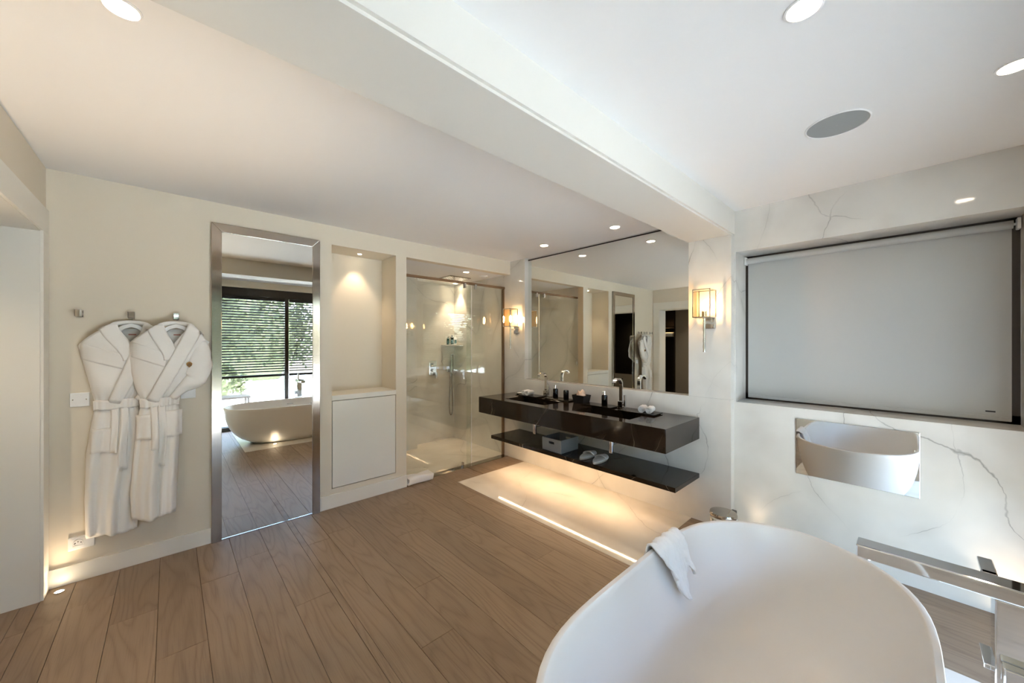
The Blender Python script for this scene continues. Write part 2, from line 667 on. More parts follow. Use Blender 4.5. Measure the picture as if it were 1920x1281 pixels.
# ---- ceiling, beam
struct('ceiling', MB().box(-2.45, 3.66, -0.92, 3.66, H, H + .12), M['ceil'], 'smooth white ceiling')
struct('ceiling_shower', MB().box(1.70, 3.66, 3.66, 5.0, ZSC, ZSC + .1), M['ceil'], 'lower white ceiling over the shower')
beam = struct('beam', MB().box(XL, XC, BY0, BY1, BZ + .012, H), M['greige'], 'white boxed ceiling beam crossing the room')
build('soffit_board', MB().box(XL, XC, BY0 + .014, BY1, BZ, BZ + .012), M['greige'], beam)

# ---- far wall (robes, mirror, niche, shower opening)
NX0, NX1, NZ0, NZ1 = 1.076, 1.69, 1.015, 2.385
mb = MB().gridslab([XL - .25, NX0, NX1, 1.805, 3.40], [0, .17, NZ0, NZ1, H], YA, YA + .10,
                   {(1, 1), (1, 2), (3, 0), (3, 1), (3, 2)}, lambda u, v, w: (u, w, v))
struct('wall_far', mb, M['paint'], 'cream painted wall with robes, tall mirror and shower opening')
mb = MB().box(XL, .228, YA - .014, YA, 0, .112)
struct('baseboard_far', mb, M['white'], 'white baseboard under the hanging robes', bevel=.002)
mb = MB().box(.97, 1.806, YA - .014, YA, 0, .122)
struct('baseboard_cabinet', mb, M['white'], 'white baseboard below the built-in cabinet', bevel=.002)

# ---- left wall with the door opening
mb = MB().gridslab([YW - .2, 2.40, 3.42, YA], [0, 2.15, H], -.80, XL, {(1, 0)}, lambda u, v, w: (w, u, v))
struct('wall_left', mb, M['paint'], 'cream painted wall with the dressing room opening')
mb = MB().box(XL, XL + .014, 3.42, 3.545, 0, 2.15).box(XL, XL + .014, 2.275, 2.40, 0, 2.15).box(XL, XL + .014, 2.275, 3.545, 2.15, 2.295)
struct('trim_1', mb, M['white'], 'white door casing around the dressing room opening', bevel=.002)
mb = MB().box(-.802, XL + .001, 3.414, 3.4201, 0, 2.15).box(-.802, XL + .001, 2.40, 2.406, 0, 2.15).box(-.802, XL + .001, 2.406, 3.414, 2.144, 2.15)
struct('trim_2', mb, M['white'], 'white lining of the dressing room opening')

# ---- right wall: marble with window recess, proud panels round the vanity
WY0, WY1, WZ0, WZ1 = -.435, .952, 1.022, 2.225
mb = MB().gridslab([YW - .2, WY0, WY1, 5.0], [0, WZ0, WZ1, H], XC, 3.66, {(1, 1)}, lambda u, v, w: (w, u, v))
wr = struct('wall_right', mb, M['marble'], 'polished white marble wall with grey veins')
for y0, y1, z0, z1 in ((.965, 3.70, 0, 1.0405), (.965, BY1, 1.0412, BZ), (3.289, 3.70, 1.0412, H)):
    build('marble_panel', MB().box(XB, XC, y0, y1, z0, z1), M['marble'], wr, bevel=.0012, seg=1)
build('marble_panel', MB().box(XS, XC, 3.70, YS, 0, ZSC), M['marble'], wr)

# ---- shower walls
mb = MB().box(1.70, 3.66, YS, 5.0, 0, ZSC + .1).box(1.70, 2.56, 4.72, YS, 0, ZSC)
struct('wall_shower_back', mb, M['marble'], 'veined marble back wall of the shower')
struct('wall_shower_left', MB().box(1.72, 1.805, YA + .10, YS, 0, ZSC), M['marble'], 'marble side wall of the shower')

# ---- glazed wall behind the camera
OX0, OX1, OZ1 = -.12, 2.75, 2.44
mb = MB().gridslab([XL - .25, OX0, OX1, 3.66], [-.014, OZ1, H], YW - .20, YW, {(1, 0)}, lambda u, v, w: (u, w, v))
struct('wall_window', mb, M['paint'], 'cream wall round the wide terrace window')
MX = 1.585
win = struct('window_1', MB().box(OX0, OX0 + .07, YW - .17, YW - .05, 0, OZ1).box(OX1 - .07, OX1, YW - .17, YW - .05, 0, OZ1)
             .box(OX0, OX1, YW - .17, YW - .05, OZ1 - .15, OZ1).box(OX0, OX1, YW - .17, YW - .02, -.014, .06), M['dark'],
             'wide dark framed terrace window')
build('mullion', MB().box(MX - .03, MX + .03, YW - .16, YW - .045, .06, OZ1 - .15), M['dark'], win)
build('pane', MB().box(OX0 + .07, MX - .03, YW - .12, YW - .112, .06, OZ1 - .15), M['glass'], win)
build('pane', MB().box(MX + .03, OX1 - .07, YW - .12, YW - .112, .06, OZ1 - .15), M['glass'], win)


def venetian(x0, x1, label):
    t = thing('venetian_blind', label, 'blind', ((x0 + x1) / 2, YW - .035, 2.28), 'venetian blinds on the terrace window')
    yc = YW - .032
    z = 2.245
    first = None
    ang = math.radians(8)
    k = 0
    while z > .93:
        if first is None:
            ca, sa = math.cos(ang) * .024, math.sin(ang) * .024
            m_ = MB()
            ring = lambda x: [(x, yc - ca, 2.245 - sa), (x, yc, 2.245 + .017), (x, yc + ca, 2.245 + sa),
                              (x, yc + ca, 2.245 + sa - .0022), (x, yc, 2.245 + .013), (x, yc - ca, 2.245 - sa - .0022)]
            m_.loft([ring(x0), ring(x1)])
            first = build('slat', m_, M['slat'], t)
            s = first
        else:
            s = first.copy()
            COL.objects.link(s)
            s.parent = t
            s.location = (0, 0, z - 2.245)
        z -= .0455
    build('head_rail', MB().box(x0, x1, yc - .026, yc + .026, 2.262, 2.30), M['slat'], t, bevel=.003)
    build('bottom_rail', MB().box(x0, x1, yc - .026, yc + .026, .885, .925), M['slat'], t, bevel=.004)
    for fx in (.12, .5, .88):
        x = x0 + (x1 - x0) * fx
        build('ladder_cord', MB().box(x - .0015, x + .0015, yc - .001, yc + .001, .92, 2.27), M['slat'], t)
    return t


venetian(OX0 + .075, MX - .035, 'dark venetian blind half lowered over the wider left-hand pane in the tall mirror')
venetian(MX + .035, OX1 - .075, 'dark venetian blind half lowered beyond the mullion, behind the bath filler in the tall mirror')

# ---- outside
struct('terrace', MB().box(-14, 16, -14, -.92, -.16, -.06), M['terrace'], 'sunlit pale stone terrace outside the window')
rb = random.Random(11)


def bush(name, label, c, rx, ry, rz, n, cat='shrub'):
    t = thing(name, label, cat, (c[0], c[1], -.06), 'planting beyond the terrace')
    m_ = MB()
    for _ in range(n):
        a, b = rb.uniform(0, 2 * PI), math.acos(rb.uniform(-.5, 1))
        rr = rb.uniform(.72, 1.0)
        p = Vector((c[0] + rx * rr * math.sin(b) * math.cos(a), c[1] + ry * rr * math.sin(b) * math.sin(a), max(.0, c[2] + rz * rr * math.cos(b))))
        d = Vector((rb.gauss(0, 1), rb.gauss(0, 1), rb.gauss(0, 1))).normalized()
        s = d.orthogonal().normalized()
        L_, W_ = rb.uniform(.10, .17) * (1 + .5 * (rz > 1)), rb.uniform(.04, .06) * (1 + .6 * (rz > 1))
        i = len(m_.v)
        m_.v += [tuple(p), tuple(p + d * L_ * .5 + s * W_), tuple(p + d * L_), tuple(p + d * L_ * .5 - s * W_)]
        m_.f.append((i, i + 1, i + 2, i + 3))
    f_ = build('foliage', m_, M['leaf'], t)
    f_['kind'] = 'stuff'
    core = MB().lathe([(.02, -.9), (.6, -.75), (.86, -.2), (.8, .3), (.5, .7), (.02, .82)], (0, 0, 0), 14)
    core.v = [(c[0] + x * rx * .8, c[1] + y * ry * .8, c[2] + z * rz * .85) for x, y, z in core.v]
    build('crown_core', core, M['leaf'], t, smooth=180)
    build('stem', MB().cyl((c[0], c[1], -.06), (c[0], c[1], c[2]), .06, .04, 8), M['wardrobe'], t)


bush('shrub', 'round green shrub beyond the terrace, seen in the tall mirror', (.85, -6.4, .30), .85, .6, .55, 900)
t = thing('terrace_table', 'low dark terrace table outside the window, seen in the tall mirror', 'table', (1.05, -3.1, -.06))
build('table_top', MB().box(.72, 1.32, -3.35, -2.85, .27, .31), M['dark'], t, bevel=.004)
for x in (.76, 1.28):
    for y in (-3.31, -2.89):
        build('leg', MB().box(x - .02, x + .02, y - .02, y + .02, -.06, .27), M['dark'], t)
for i, (x, y, w, h, lab) in enumerate([(-8.4, -10.5, 2.4, 2.6, 'broad leafy tree at the far end of the terrace planting'), (2.3, -11.5, 2.6, 2.9, 'tall leafy tree behind the blind slats, behind the round shrub'),
                                    (7.6, -11, 2.4, 2.6, 'leafy tree beyond the terrace on the vanity side'), (-3.0, -10.8, 2.4, 2.5, 'leafy tree between the broad tree and the tall tree beyond the terrace')]):
    bush('tree', lab, (x, y, 2.0), w, 1.2, h * 1.1, 4000, 'tree')
bush('shrub', 'wide green shrub further along the terrace edge', (-3.4, -6.6, .8), 1.7, .8, .8, 900)

# ---- dressing room beyond the opening
struct('wall_dressing_room', MB().box(-2.45, -2.4, .90, 4.15, 0, 2.44).box(-2.4, -.80, .90, .95, 0, 2.44).box(-2.4, -.80, 4.05, 4.15, 0, 2.44)
       .box(-.82, -.80, 3.56, 4.05, 0, 2.44), M['greypanel'], 'grey walls of the dressing room')
struct('ceiling_dressing_room', MB().box(-2.45, -.80, .90, 4.15, 2.40, 2.44), M['ceil'], 'white ceiling of the dressing room')
t = thing('wardrobe', 'open dark wardrobe with lit shelf in the dressing room', 'wardrobe', (-1.8, 3.78, 0))
build('carcass', MB().box(-2.15, -2.12, 3.52, 4.04, 0, 2.35).box(-2.12, -1.50, 3.52, 3.545, 0, 2.35).box(-2.12, -1.50, 4.015, 4.04, 0, 2.35)
      .box(-2.12, -1.50, 3.545, 4.015, 2.32, 2.35), M['wardrobe'], t)
build('shelf', MB().box(-2.12, -1.52, 3.546, 4.014, 1.83, 1.85), M['wardrobe'], t)
build('shelf', MB().box(-2.12, -1.52, 3.546, 4.014, 1.60, 1.62), M['wardrobe'], t)
build('lamp_lens', MB().cyl((-1.75, 3.72, 2.316), (-1.75, 3.72, 2.32), .025, n=16), M['lens'], t)
spot('lamp', (-1.75, 3.72, 2.30), (-1.8, 3.74, 0), 6, WARM2, 120, .6, t)
spot('shelf_lamp', (-1.62, 3.70, 1.82), (-1.8, 3.72, 0), 4, WARM2, 130, .6, t)
o = build('folded_linen', MB().box(-2.0, -1.56, 3.58, 3.90, 1.621, 1.72), M['terry'], None, bevel=.025, seg=3)
tag(o, 'white folded linen on the wardrobe shelf in the dressing room', 'linen')
t = thing('sliding_panel', 'tall grey sliding panel beside the open wardrobe', 'door', (-1.52, 3.1, 0))
build('leaf', MB().box(-1.545, -1.51, 2.72, 3.515, .005, 2.35), M['greypanel'], t, bevel=.002)
t = thing('cupboard', 'black fronted cupboard with grey drawer in the dressing room', 'cupboard', (-1.8, 2.0, 0))
build('carcass', MB().box(-2.38, -1.57, 1.15, 2.70, 0, 2.30), M['wardrobe'], t)
build('door', MB().box(-1.57, -1.55, 1.16, 2.69, .74, 2.29), M['blackgloss'], t, bevel=.002)
dr = build('drawer', MB().box(-1.57, -1.55, 1.75, 2.69, .03, .72), M['greypanel'], t, bevel=.002)
build('knob', MB().cyl((-1.55, 2.25, .60), (-1.535, 2.25, .60), .007, n=14).cyl((-1.535, 2.25, .60), (-1.522, 2.25, .60), .014, n=18), M['rubber'], dr, smooth=40)
build('drawer', MB().box(-1.57, -1.55, 1.16, 1.74, .03, .72), M['blackgloss'], t, bevel=.002)

# ================================================================== OBJECTS
# ---- tall mirror on the far wall
t = thing('tall_mirror', 'tall floor-length mirror in a wide polished steel frame', 'mirror', (.60, YA, 0))
build('glass', MB().box(.288, .912, YA - .022, YA - .001, .012, 2.333), M['mirror'], t)
f = .0305
mb = MB()
b_ = len(mb.v)


def frame_bar(poly):
    m_ = MB()
    m_.prism(poly, lambda a, b: (a, YA - .030, b), lambda a, b: (a, YA, b))
    return m_


build('frame_stile', frame_bar([(.228, 0), (.2885, 0), (.2885, 2.333), (.228, 2.396)]), M['steel'], t, bevel=.002)
build('frame_stile', frame_bar([(.9115, 0), (.971, 0), (.971, 2.396), (.9115, 2.333)]), M['steel'], t, bevel=.002)
build('frame_rail', frame_bar([(.2285, 2.3965), (.289, 2.3335), (.911, 2.3335), (.9705, 2.3965)]), M['steel'], t, bevel=.002)
build('bottom_edge', MB().box(.289, .911, YA - .026, YA - .001, 0, .012), M['chrome'], t)

# ---- built-in niche and cabinet
t = thing('built_in_cabinet', 'white built-in cabinet with open lit niche above a flush door', 'cabinet', (1.38, YA + .2, 0))
mb = MB().box(NX0 - .02, NX1 + .01, 3.90, 3.92, .12, NZ1 + .02)
build('back_panel', mb, M['paint'], t)
build('side_panel', MB().box(NX0 - .02, NX0, YA + .1, 3.90, .12, NZ1 + .02), M['paint'], t)
build('side_panel', MB().box(NX1, NX1 + .01, YA + .1, 3.90, .12, NZ1 + .02), M['paint'], t)
top = build('niche_ceiling', MB().box(NX0, NX1, YA + .10, 3.90, NZ1, NZ1 + .02), M['paint'], t)
build('niche_shelf', MB().box(NX0, NX1, YA - .004, 3.90, NZ0 - .045, NZ0), M['white'], t, bevel=.0015)
build('shadow_gap', MB().box(NX0, NX1, YA + .012, YA + .02, .17, NZ0 - .045), M['groove'], t)
build('door', MB().box(NX0 + .006, NX1 - .006, YA - .002, YA + .012, .177, NZ0 - .052), M['white'], t, bevel=.0015)
ln = build('lamp_lens', MB().cyl((1.40, 3.76, NZ1 - .002), (1.40, 3.76, NZ1 + .001), .017, n=20), M['lens'], t)
spot('niche_lamp', (1.40, 3.78, NZ1 - .012), (1.40, 3.88, 0.6), 4.5, WARM, 75, .5, t)

# ---- bath
TC = (1.44, .370)
TA, TB, TZ = .88, .44, .55
NSEG = 96


def pq(k):
    return 4.5 - 1.7 * k, 1.6 + .4 * k


def sring(a, b, z, k=0.0):
    p, q = pq(k)
    out = []
    for i in range(NSEG):
        th = 2 * PI * i / NSEG
        c, s = math.cos(th), math.sin(th)
        lo, hi = .3, 1.5
        for _ in range(40):
            m = (lo + hi) / 2
            if abs(m * c) ** p + abs(m * s) ** q < 1:
                lo = m
            else:
                hi = m
        out.append((TC[0] + a * lo * c, TC[1] + b * lo * s, z))
    return out


def edge_y(x, a, b, k=0.0):
    p, q = pq(k)
    return TC[1] + b * max(0.0, 1 - (abs(x - TC[0]) / a) ** p) ** (1 / q)


def lerp_tab(tab, t):
    for (a, u), (b, v) in zip(tab[:-1], tab[1:]):
        if t <= b:
            return u + (v - u) * (t - a) / (b - a)
    return tab[-1][1]


OUT_T = [(0, 0), (.2, .04), (.4, .11), (.6, .24), (.75, .41), (.87, .62), (.95, .84), (1, 1.0)]
IN_T = [(0, 0), (.15, .05), (.35, .15), (.55, .28), (.75, .46), (.88, .64), (.95, .80), (1, 1.0)]
DX, DY = .36, .18
RIM = .022


def inner_at(t):
    k = lerp_tab(IN_T, t)
    return TA - RIM - .36 * k, TB - RIM - .19 * k, TZ - t * .43


rings = []
for i in range(15):
    t_ = 1 - i / 14
    k = lerp_tab(OUT_T, t_)
    rings.append(sring(TA - DX * k, TB - DY * k, TZ - .006 - t_ * (TZ - .006), t_))
rings.append(sring(TA - .0008, TB - .0008, TZ - .002))
rings.append(sring(TA - .003, TB - .003, TZ))
rings.append(sring(TA - RIM + .003, TB - RIM + .003, TZ))
rings.append(sring(TA - RIM + .0008, TB - RIM + .0008, TZ - .002))
for i in range(1, 21):
    t_ = i / 20
    a, b, z = inner_at(t_)
    rings.append(sring(a, b, z, t_))
rings.append(sring(.30, .12, TZ - .437, 1))
rings.append(sring(.05, .03, TZ - .44, 1))
tub = thing('bathtub', 'freestanding white oval bathtub in the foreground', 'bathtub', (TC[0], TC[1], 0))
build('shell', MB().loft(rings), M['tub'], tub, smooth=42)
a, b, z = inner_at(.2)
ov = build('overflow_slot', MB().box(-.045, .045, -.004, .004, -.006, .006), M['chrome'], tub, bevel=.003, local=True)
ov.location = (.05, -(b - .001), z)
dn = build('drain', MB().lathe([(.001, .004), (.026, .004), (.032, .002), (.033, 0)], (0, 0, 0), 28), M['chrome'], tub, smooth=40, local=True)
dn.location = (.0, .0, TZ - .439)


# ---- face cloth over the bath rim
nx_, nt_ = 34, 44
grid_ = []
for j in range(nt_ + 1):
    s = j / nt_
    row = []
    for i in range(nx_ + 1):
        u = i / nx_
        # two hanging points of a loosely folded cloth
        drop = .10 + .125 * math.exp(-((u - .38) / .22) ** 2) + .055 * math.exp(-((u - .95) / .12) ** 2)
        wid = .27 * (1 - .34 * s)
        xx = 1.585 + .085 * s + u * wid
        bulk = .010 + .007 * math.sin(u * 11 + 1) ** 2 + .005 * math.sin(u * 27 + s * 6) ** 2
        if s < .10:                                   # outside, just over the edge
            q = s / .10
            y = edge_y(xx, TA, TB) + .004 + .5 * bulk
            z = TZ - .022 * (1 - q) * (.5 + .8 * abs(math.sin(u * 5.1 + .6)))
        elif s < .24:
            q = (s - .10) / .14
            y = edge_y(xx, TA, TB) + .004 + .5 * bulk - q * (RIM + .010 + .5 * bulk)
            z = TZ + .004 + bulk * (.6 + .6 * math.sin(PI * q))
        else:
            q = (s - .24) / .76
            d = drop * q
            tt = min(1, d / .43 + .002)
            a_, b_, z_ = inner_at(tt)
            y = edge_y(xx, a_, b_, tt) - .006 - bulk * (1 + .7 * q) - .018 * q * math.sin(u * 8 + 1.2) ** 2
            z = TZ - d + .004 * (1 - q)
        w = .0035 * math.sin(u * 23 + s * 9) * math.sin(s * 15 + u * 5)
        row.append((xx + .004 * math.sin(s * 17 + u * 6), y - abs(w), z + .6 * w))
    grid_.append(row)
mb = MB()
mb.loft(grid_, closed=False, cap0=False, cap1=False)
cl = build('face_cloth', mb, M['fluffy'], None, smooth=180, solid=.008)
tag(cl, 'white terry cloth hanging over the bath rim', 'towel')

# ---- floor standing bath filler
t = thing('bath_filler', 'chrome floor-standing bath filler with square spout', 'tap', (1.66, -.195, 0))
PX0, PX1, PY0, PY1 = 1.62, 1.698, -.235, -.155
build('base_plate', MB().box(1.585, 1.735, -.27, -.12, .001, .013), M['chrome'], t, bevel=.002)
build('post', MB().box(PX0, PX1, PY0, PY1, .013, .812), M['chrome'], t, bevel=.003)
sp = build('spout', MB().box(PX0 - .002, PX1 - .012, PY0 - .04, .118, .812, .852), M['chrome'], t, bevel=.004)
build('aerator', MB().cyl((1.65, .095, .812), (1.65, .095, .804), .014, n=20), M['chrome'], sp, smooth=40)
build('lever', MB().box(1.690, 1.805, -.168, -.138, .838, .850).box(1.690, 1.71, -.168, -.138, .815, .850), M['chrome'], t, bevel=.003)
build('valve_block', MB().box(PX0 - .036, PX0, -.225, -.165, .60, .655), M['chrome'], t, bevel=.004)
build('valve_block', MB().box(PX0 - .036, PX0, -.225, -.165, .50, .545), M['chrome'], t, bevel=.004)
hb = build('holder_bar', MB().box(PX1, 1.805, -.165, -.143, .575, .588), M['chrome'], t, bevel=.002)
hs = build('hand_shower', MB().box(1.655, 1.68, -.30, -.272, .62, .95), M['chrome'], t, bevel=.004)
build('holder_bar', MB().box(1.66, 1.675, -.29, PY0, .70, .715), M['chrome'], t, bevel=.002)
pth = [(1.667, -.286, .62), (1.668, -.292, .50), (1.672, -.31, .36), (1.68, -.325, .22), (1.68, -.318, .12), (1.67, -.29, .06), (1.665, -.25, .05)]
build('hose', MB().tube(pth, .007), M['chrome'], t, smooth=60)

# ---- polished plate on the window wall
t = thing('wall_plate', 'mirror-polished rectangular plate reflecting the bath, below the window', 'panel', (XC, .26, .75))
build('face', MB().box(XC - .010, XC - .003, -.042, .562, .552, .950), M['plate'], t, bevel=.0015)
build('backing', MB().box(XC - .003, XC, -.036, .556, .558, .944), M['rubber'], t)

# ---- right hand window and roller blind
w2 = struct('window_2', MB().box(3.60, 3.655, WY0, WY0 + .05, WZ0, WZ1).box(3.60, 3.655, WY1 - .05, WY1, WZ0, WZ1)
            .box(3.60, 3.655, WY0, WY1, WZ0, WZ0 + .05).box(3.60, 3.655, WY0, WY1, WZ1 - .055, WZ1), M['dark'], 'dark framed window behind the roller blind')
build('pane', MB().box(3.625, 3.632, WY0 + .05, WY1 - .05, WZ0 + .05, WZ1 - .055), M['glass'], w2)
t = thing('roller_blind', 'pale grey roller blind fully lowered over the window above the bath', 'blind', (3.57, .26, WZ1))
build('fabric', MB().box(3.588, 3.590, WY0 + .032, WY1 - .022, WZ0 + .022, WZ1 - .055), M['fabric'], t)
build('roller', MB().cyl((3.566, WY0 + .03, WZ1 - .045), (3.566, WY1 - .02, WZ1 - .045), .024, n=28), M['fabric'], t, smooth=60)
build('bottom_bar', MB().box(3.583, 3.594, WY0 + .032, WY1 - .022, WZ0 + .014, WZ0 + .040), M['fabric'], t, bevel=.004)
for y in (WY0 + .004, WY1 - .018):
    bk = build('bracket', MB().box(3.545, 3.60, y, y + .014, WZ1 - .075, WZ1 - .012), M['plastic'], t, bevel=.003)
    build('pin', MB().cyl((3.566, y + .006, WZ1 - .045), (3.566, y + (.030 if y < 0 else -.006), WZ1 - .045), .007, n=12), M['plastic'], bk)
build('maker_tag', MB().box(3.5855, 3.588, -.345, -.308, WZ0 + .062, WZ0 + .070), M['rubber'], t)

# ---- vanity: stone counter with two sinks, and the shelf below
VF, VY_0, VY_1, VZ0, VZ1 = 2.64, 1.205, 3.415, .687, .867
S1 = (2.76, 3.06, 2.50, 3.09)
S2 = (2.76, 3.06, 1.56, 2.13)
t = thing('vanity', 'wall-hung double vanity counter of dark brown polished marble', 'vanity', (XB, 2.35, VZ0))
mb = MB().gridslab([VF, S1[0], S1[1], XB - .0005], [VY_0, S2[2], S2[3], S1[2], S1[3], VY_1], VZ0, VZ1, {(1, 1), (1, 3)}, lambda u, v, w: (u, v, w))
build('counter', mb, M['black'], t, bevel=.0015, seg=1)
for s in (S1, S2):
    m_ = MB()
    x0_, x1_, y0_, y1_ = s
    m_.box(x0_, x1_, y0_, y1_, VZ0 + .004, VZ0 + .045)
    bs = build('basin', m_, M['black'], t)
    ym = (y0_ + y1_) / 2
    build('drain', MB().lathe([(.001, .003), (.025, .003), (.03, .001), (.031, 0)], ((x0_ + x1_) / 2, ym, VZ0 + .045), 24), M['chrome'], bs, smooth=40)
for y in (2.735, 1.80):
    tr = build('bottle_trap', MB().lathe([(.012, .17), (.012, .118), (.02, .114), (.021, .02), (.018, 0)], (2.87, y, .520), 24), M['chrome'], t, smooth=40)
    build('waste_pipe', MB().cyl((2.87, y, .598), (XB, y, .598), .012, n=16).cyl((XB - .006, y, .598), (XB, y, .598), .032, n=24), M['chrome'], tr, smooth=40)

t = thing('vanity_shelf', 'low dark polished marble shelf below the double vanity', 'shelf', (XB, 2.31, .36))
build('slab', MB().box(2.80, XB, 1.205, 3.385, .359, .397), M['black'], t, bevel=.0015, seg=1)
build('light_channel', MB().box(2.865, 2.895, 1.54, 3.34, .353, .359), M['steel'], t)
build('light_strip', MB().box(2.874, 2.886, 1.55, 3.33, .349, .3535), M['led'], t)
al = bpy.data.lights.new('strip_lamp', 'AREA')
al.shape = 'RECTANGLE'
al.size = .012
al.size_y = 1.78
al.energy = 1.7
al.color = (1.0, .68, .42)
ao = bpy.data.objects.new('strip_lamp', al)
COL.objects.link(ao)
ao.parent = t
ao.location = Vector((2.88, 2.44, .347)) - Vector((XB, 2.31, .36))

# ---- big mirror above the vanity
t = thing('vanity_mirror', 'large frameless mirror above the double vanity', 'mirror', (XC, 2.27, 1.04))
build('glass', MB().box(XC - .008, XC - .002, BY1 + .001, 3.288, 1.046, 2.530), M['mirror'], t)
build('top_gap_shade', MB().box(XC - .012, XC - .001, BY1 + .001, 3.288, 2.530, 2.541), M['rubber'], t)  # black strip standing in for the shade in the gap above the mirror


# ---- sconces
def sconce(y, label):
    zb = 1.70
    t = thing('wall_sconce', label, 'lamp', (XB, y, 1.66), 'glass lantern sconces beside the vanity mirror')
    xf, xb_ = 3.09, 3.22
    h = .22
    r = .0035
    xm = (xf + xb_) / 2
    m_ = MB()
    for yy in (y - .064, y + .064):
        for xx in (xf, xb_):
            m_.box(xx - r, xx + r, yy - r, yy + r, zb, zb + h)
    for zz in (zb, zb + h):
        m_.box(xf, xb_, y - .064 - r, y - .064 + r, zz - r, zz + r).box(xf, xb_, y + .064 - r, y + .064 + r, zz - r, zz + r)
        m_.box(xf - r, xf + r, y - .064, y + .064, zz - r, zz + r).box(xb_ - r, xb_ + r, y - .064, y + .064, zz - r, zz + r)
    m_.box(xf, xb_, y - .009, y + .009, zb - r, zb + r).box(xm - .009, xm + .009, y - .064, y + .064, zb - r, zb + r)
    build('lantern_frame', m_, M['chrome'], t)
    g = .001
    build('glass_pane', MB().box(xf - g, xf + g, y - .06, y + .06, zb + .004, zb + h - .004), M['amber'], t)
    build('glass_pane', MB().box(xf + .004, xb_ - .004, y - .064 - g, y - .064 + g, zb + .004, zb + h - .004), M['amber'], t)
    build('glass_pane', MB().box(xf + .004, xb_ - .004, y + .064 - g, y + .064 + g, zb + .004, zb + h - .004), M['amber'], t)
    build('candle_socket', MB().lathe([(.018, 0), (.018, .05), (.014, .053)], (xm, y, zb), 20), M['chrome'], t, smooth=40)
    build('bulb', MB().lathe([(.008, 0), (.011, .01), (.013, .03), (.013, .065), (.010, .08), (.003, .088)], (xm, y, zb + .053), 20), M['bulb'], t, smooth=180)
    pts, rad = [], []
    for i in range(13):
        q = i / 12
        pts.append((xm, y, zb - q * (zb - 1.422)))
    build('stem', MB().tube(pts, lambda q: .0095 + .0018 * math.sin(q * 40), 10), M['chrome'], t, smooth=50)
    build('arm', MB().box(xm, XB - .012, y - .011, y + .011, 1.65, 1.672), M['chrome'], t, bevel=.002)
    build('back_plate', MB().box(XB - .014, XB, y - .045, y + .045, 1.612, 1.704), M['chrome'], t, bevel=.003)
    return t


sconce(1.125, 'lit glass lantern wall sconce on the marble pier next to the roller blind')
sconce(3.43, 'lit glass lantern wall sconce beside the shower')


# ---- basin taps
def tap(y, x, label):
    z0 = VZ1
    t = thing('basin_tap', label, 'tap', (x, y, z0), 'tall chrome basin taps')
    build('body', MB().box(x - .024, x + .024, y - .024, y + .024, z0, z0 + .075), M['chrome'], t, bevel=.004)
    path = [(x, y, z0 + .07)]
    for i in range(5):
        path.append((x, y, z0 + .07 + .03 * (i + 1)))
    zc, rr = z0 + .225, .065
    for i in range(1, 15):
        a = PI * .86 * i / 14
        path.append((x - rr + rr * math.cos(a), y, zc + rr * math.sin(a)))
    build('spout', MB().sweep(path, [(-.007, -.017), (.007, -.017), (.007, .017), (-.007, .017)], up=(0, 1, 0)), M['chrome'], t, smooth=35)
    build('lever', MB().box(x - .012, x + .012, y - .048, y - .034, z0 + .025, z0 + .135).cyl((x, y - .024, z0 + .045), (x, y - .036, z0 + .045), .012, n=16),
          M['chrome'], t, bevel=.002)
    return t


def swap_profile():
    pass


tap(2.86, 3.19, 'tall chrome basin tap on the vanity sink closer to the shower')
tap(1.875, 3.16, 'tall chrome basin tap on the vanity sink closer to the window')

# ---- slate trays
TRAY = [(2.87, 3.17, 'thin black tray under the rolled towels at the shower end', 3.03, 3.185),
        (2.455, 2.80, 'thin black tray under the soap pump and tumbler', 3.08, 3.235),
        (1.925, 2.26, 'thin black tray under the lone soap pump', 3.05, 3.205),
        (1.48, 1.825, 'thin black tray under the rolled towels at the window end', 3.02, 3.185)]
for y0_, y1_, lab, xa, xb2 in TRAY:
    m_ = MB().box(xa + .012, xb2 - .012, y0_ + .012, y1_ - .012, VZ1, VZ1 + .006)
    m_.box(xa, xb2, y0_, y1_, VZ1 + .006, VZ1 + .013)
    o = build('vanity_tray', m_, M['slate'], None, bevel=.0015, seg=1)
    tag(o, lab, 'tray', 'black trays on the vanity')
ZT = VZ1 + .0135


# ---- rolled towels
def roll(c, r, length, label, rotz):
    t = thing('rolled_towel', label, 'towel', c, 'rolled hand towels on the vanity', rotz)
    # spiral cross-section extruded along local x
    turns, n = 3.4, 60
    th = r / turns * .46
    outer, inner = [], []
    for i in range(n + 1):
        q = i / n
        a = 2 * PI * turns * q - PI / 2
        rad = r * (.16 + .84 * q)
        outer.append(((rad) * math.cos(a), (rad) * math.sin(a) + r))
        inner.append(((rad - th) * math.cos(a), (rad - th) * math.sin(a) + r))
    poly = outer + inner[::-1]
    m_ = MB()
    L2 = length / 2
    xs_ = [-L2, -L2 * .5, 0, L2 * .5, L2]
    m_.loft([[(x, p[0], p[1]) for p in poly] for x in xs_], True, False, False)
    k = len(outer)
    for e, x in ((0, -L2), (len(xs_) - 1, L2)):
        b0 = e * len(poly)
        for i in range(k - 1):
            m_.f.append((b0 + i, b0 + i + 1, b0 + len(poly) - 2 - i, b0 + len(poly) - 1 - i))
    build('cloth', m_, M['terry'], t, smooth=60, local=True)
    cz = MB().cyl((-L2 + .022, 0, r), (L2 - .022, 0, r), r * .88, n=24)
    build('core', cz, M['terry'], t, smooth=60, local=True)
    return t


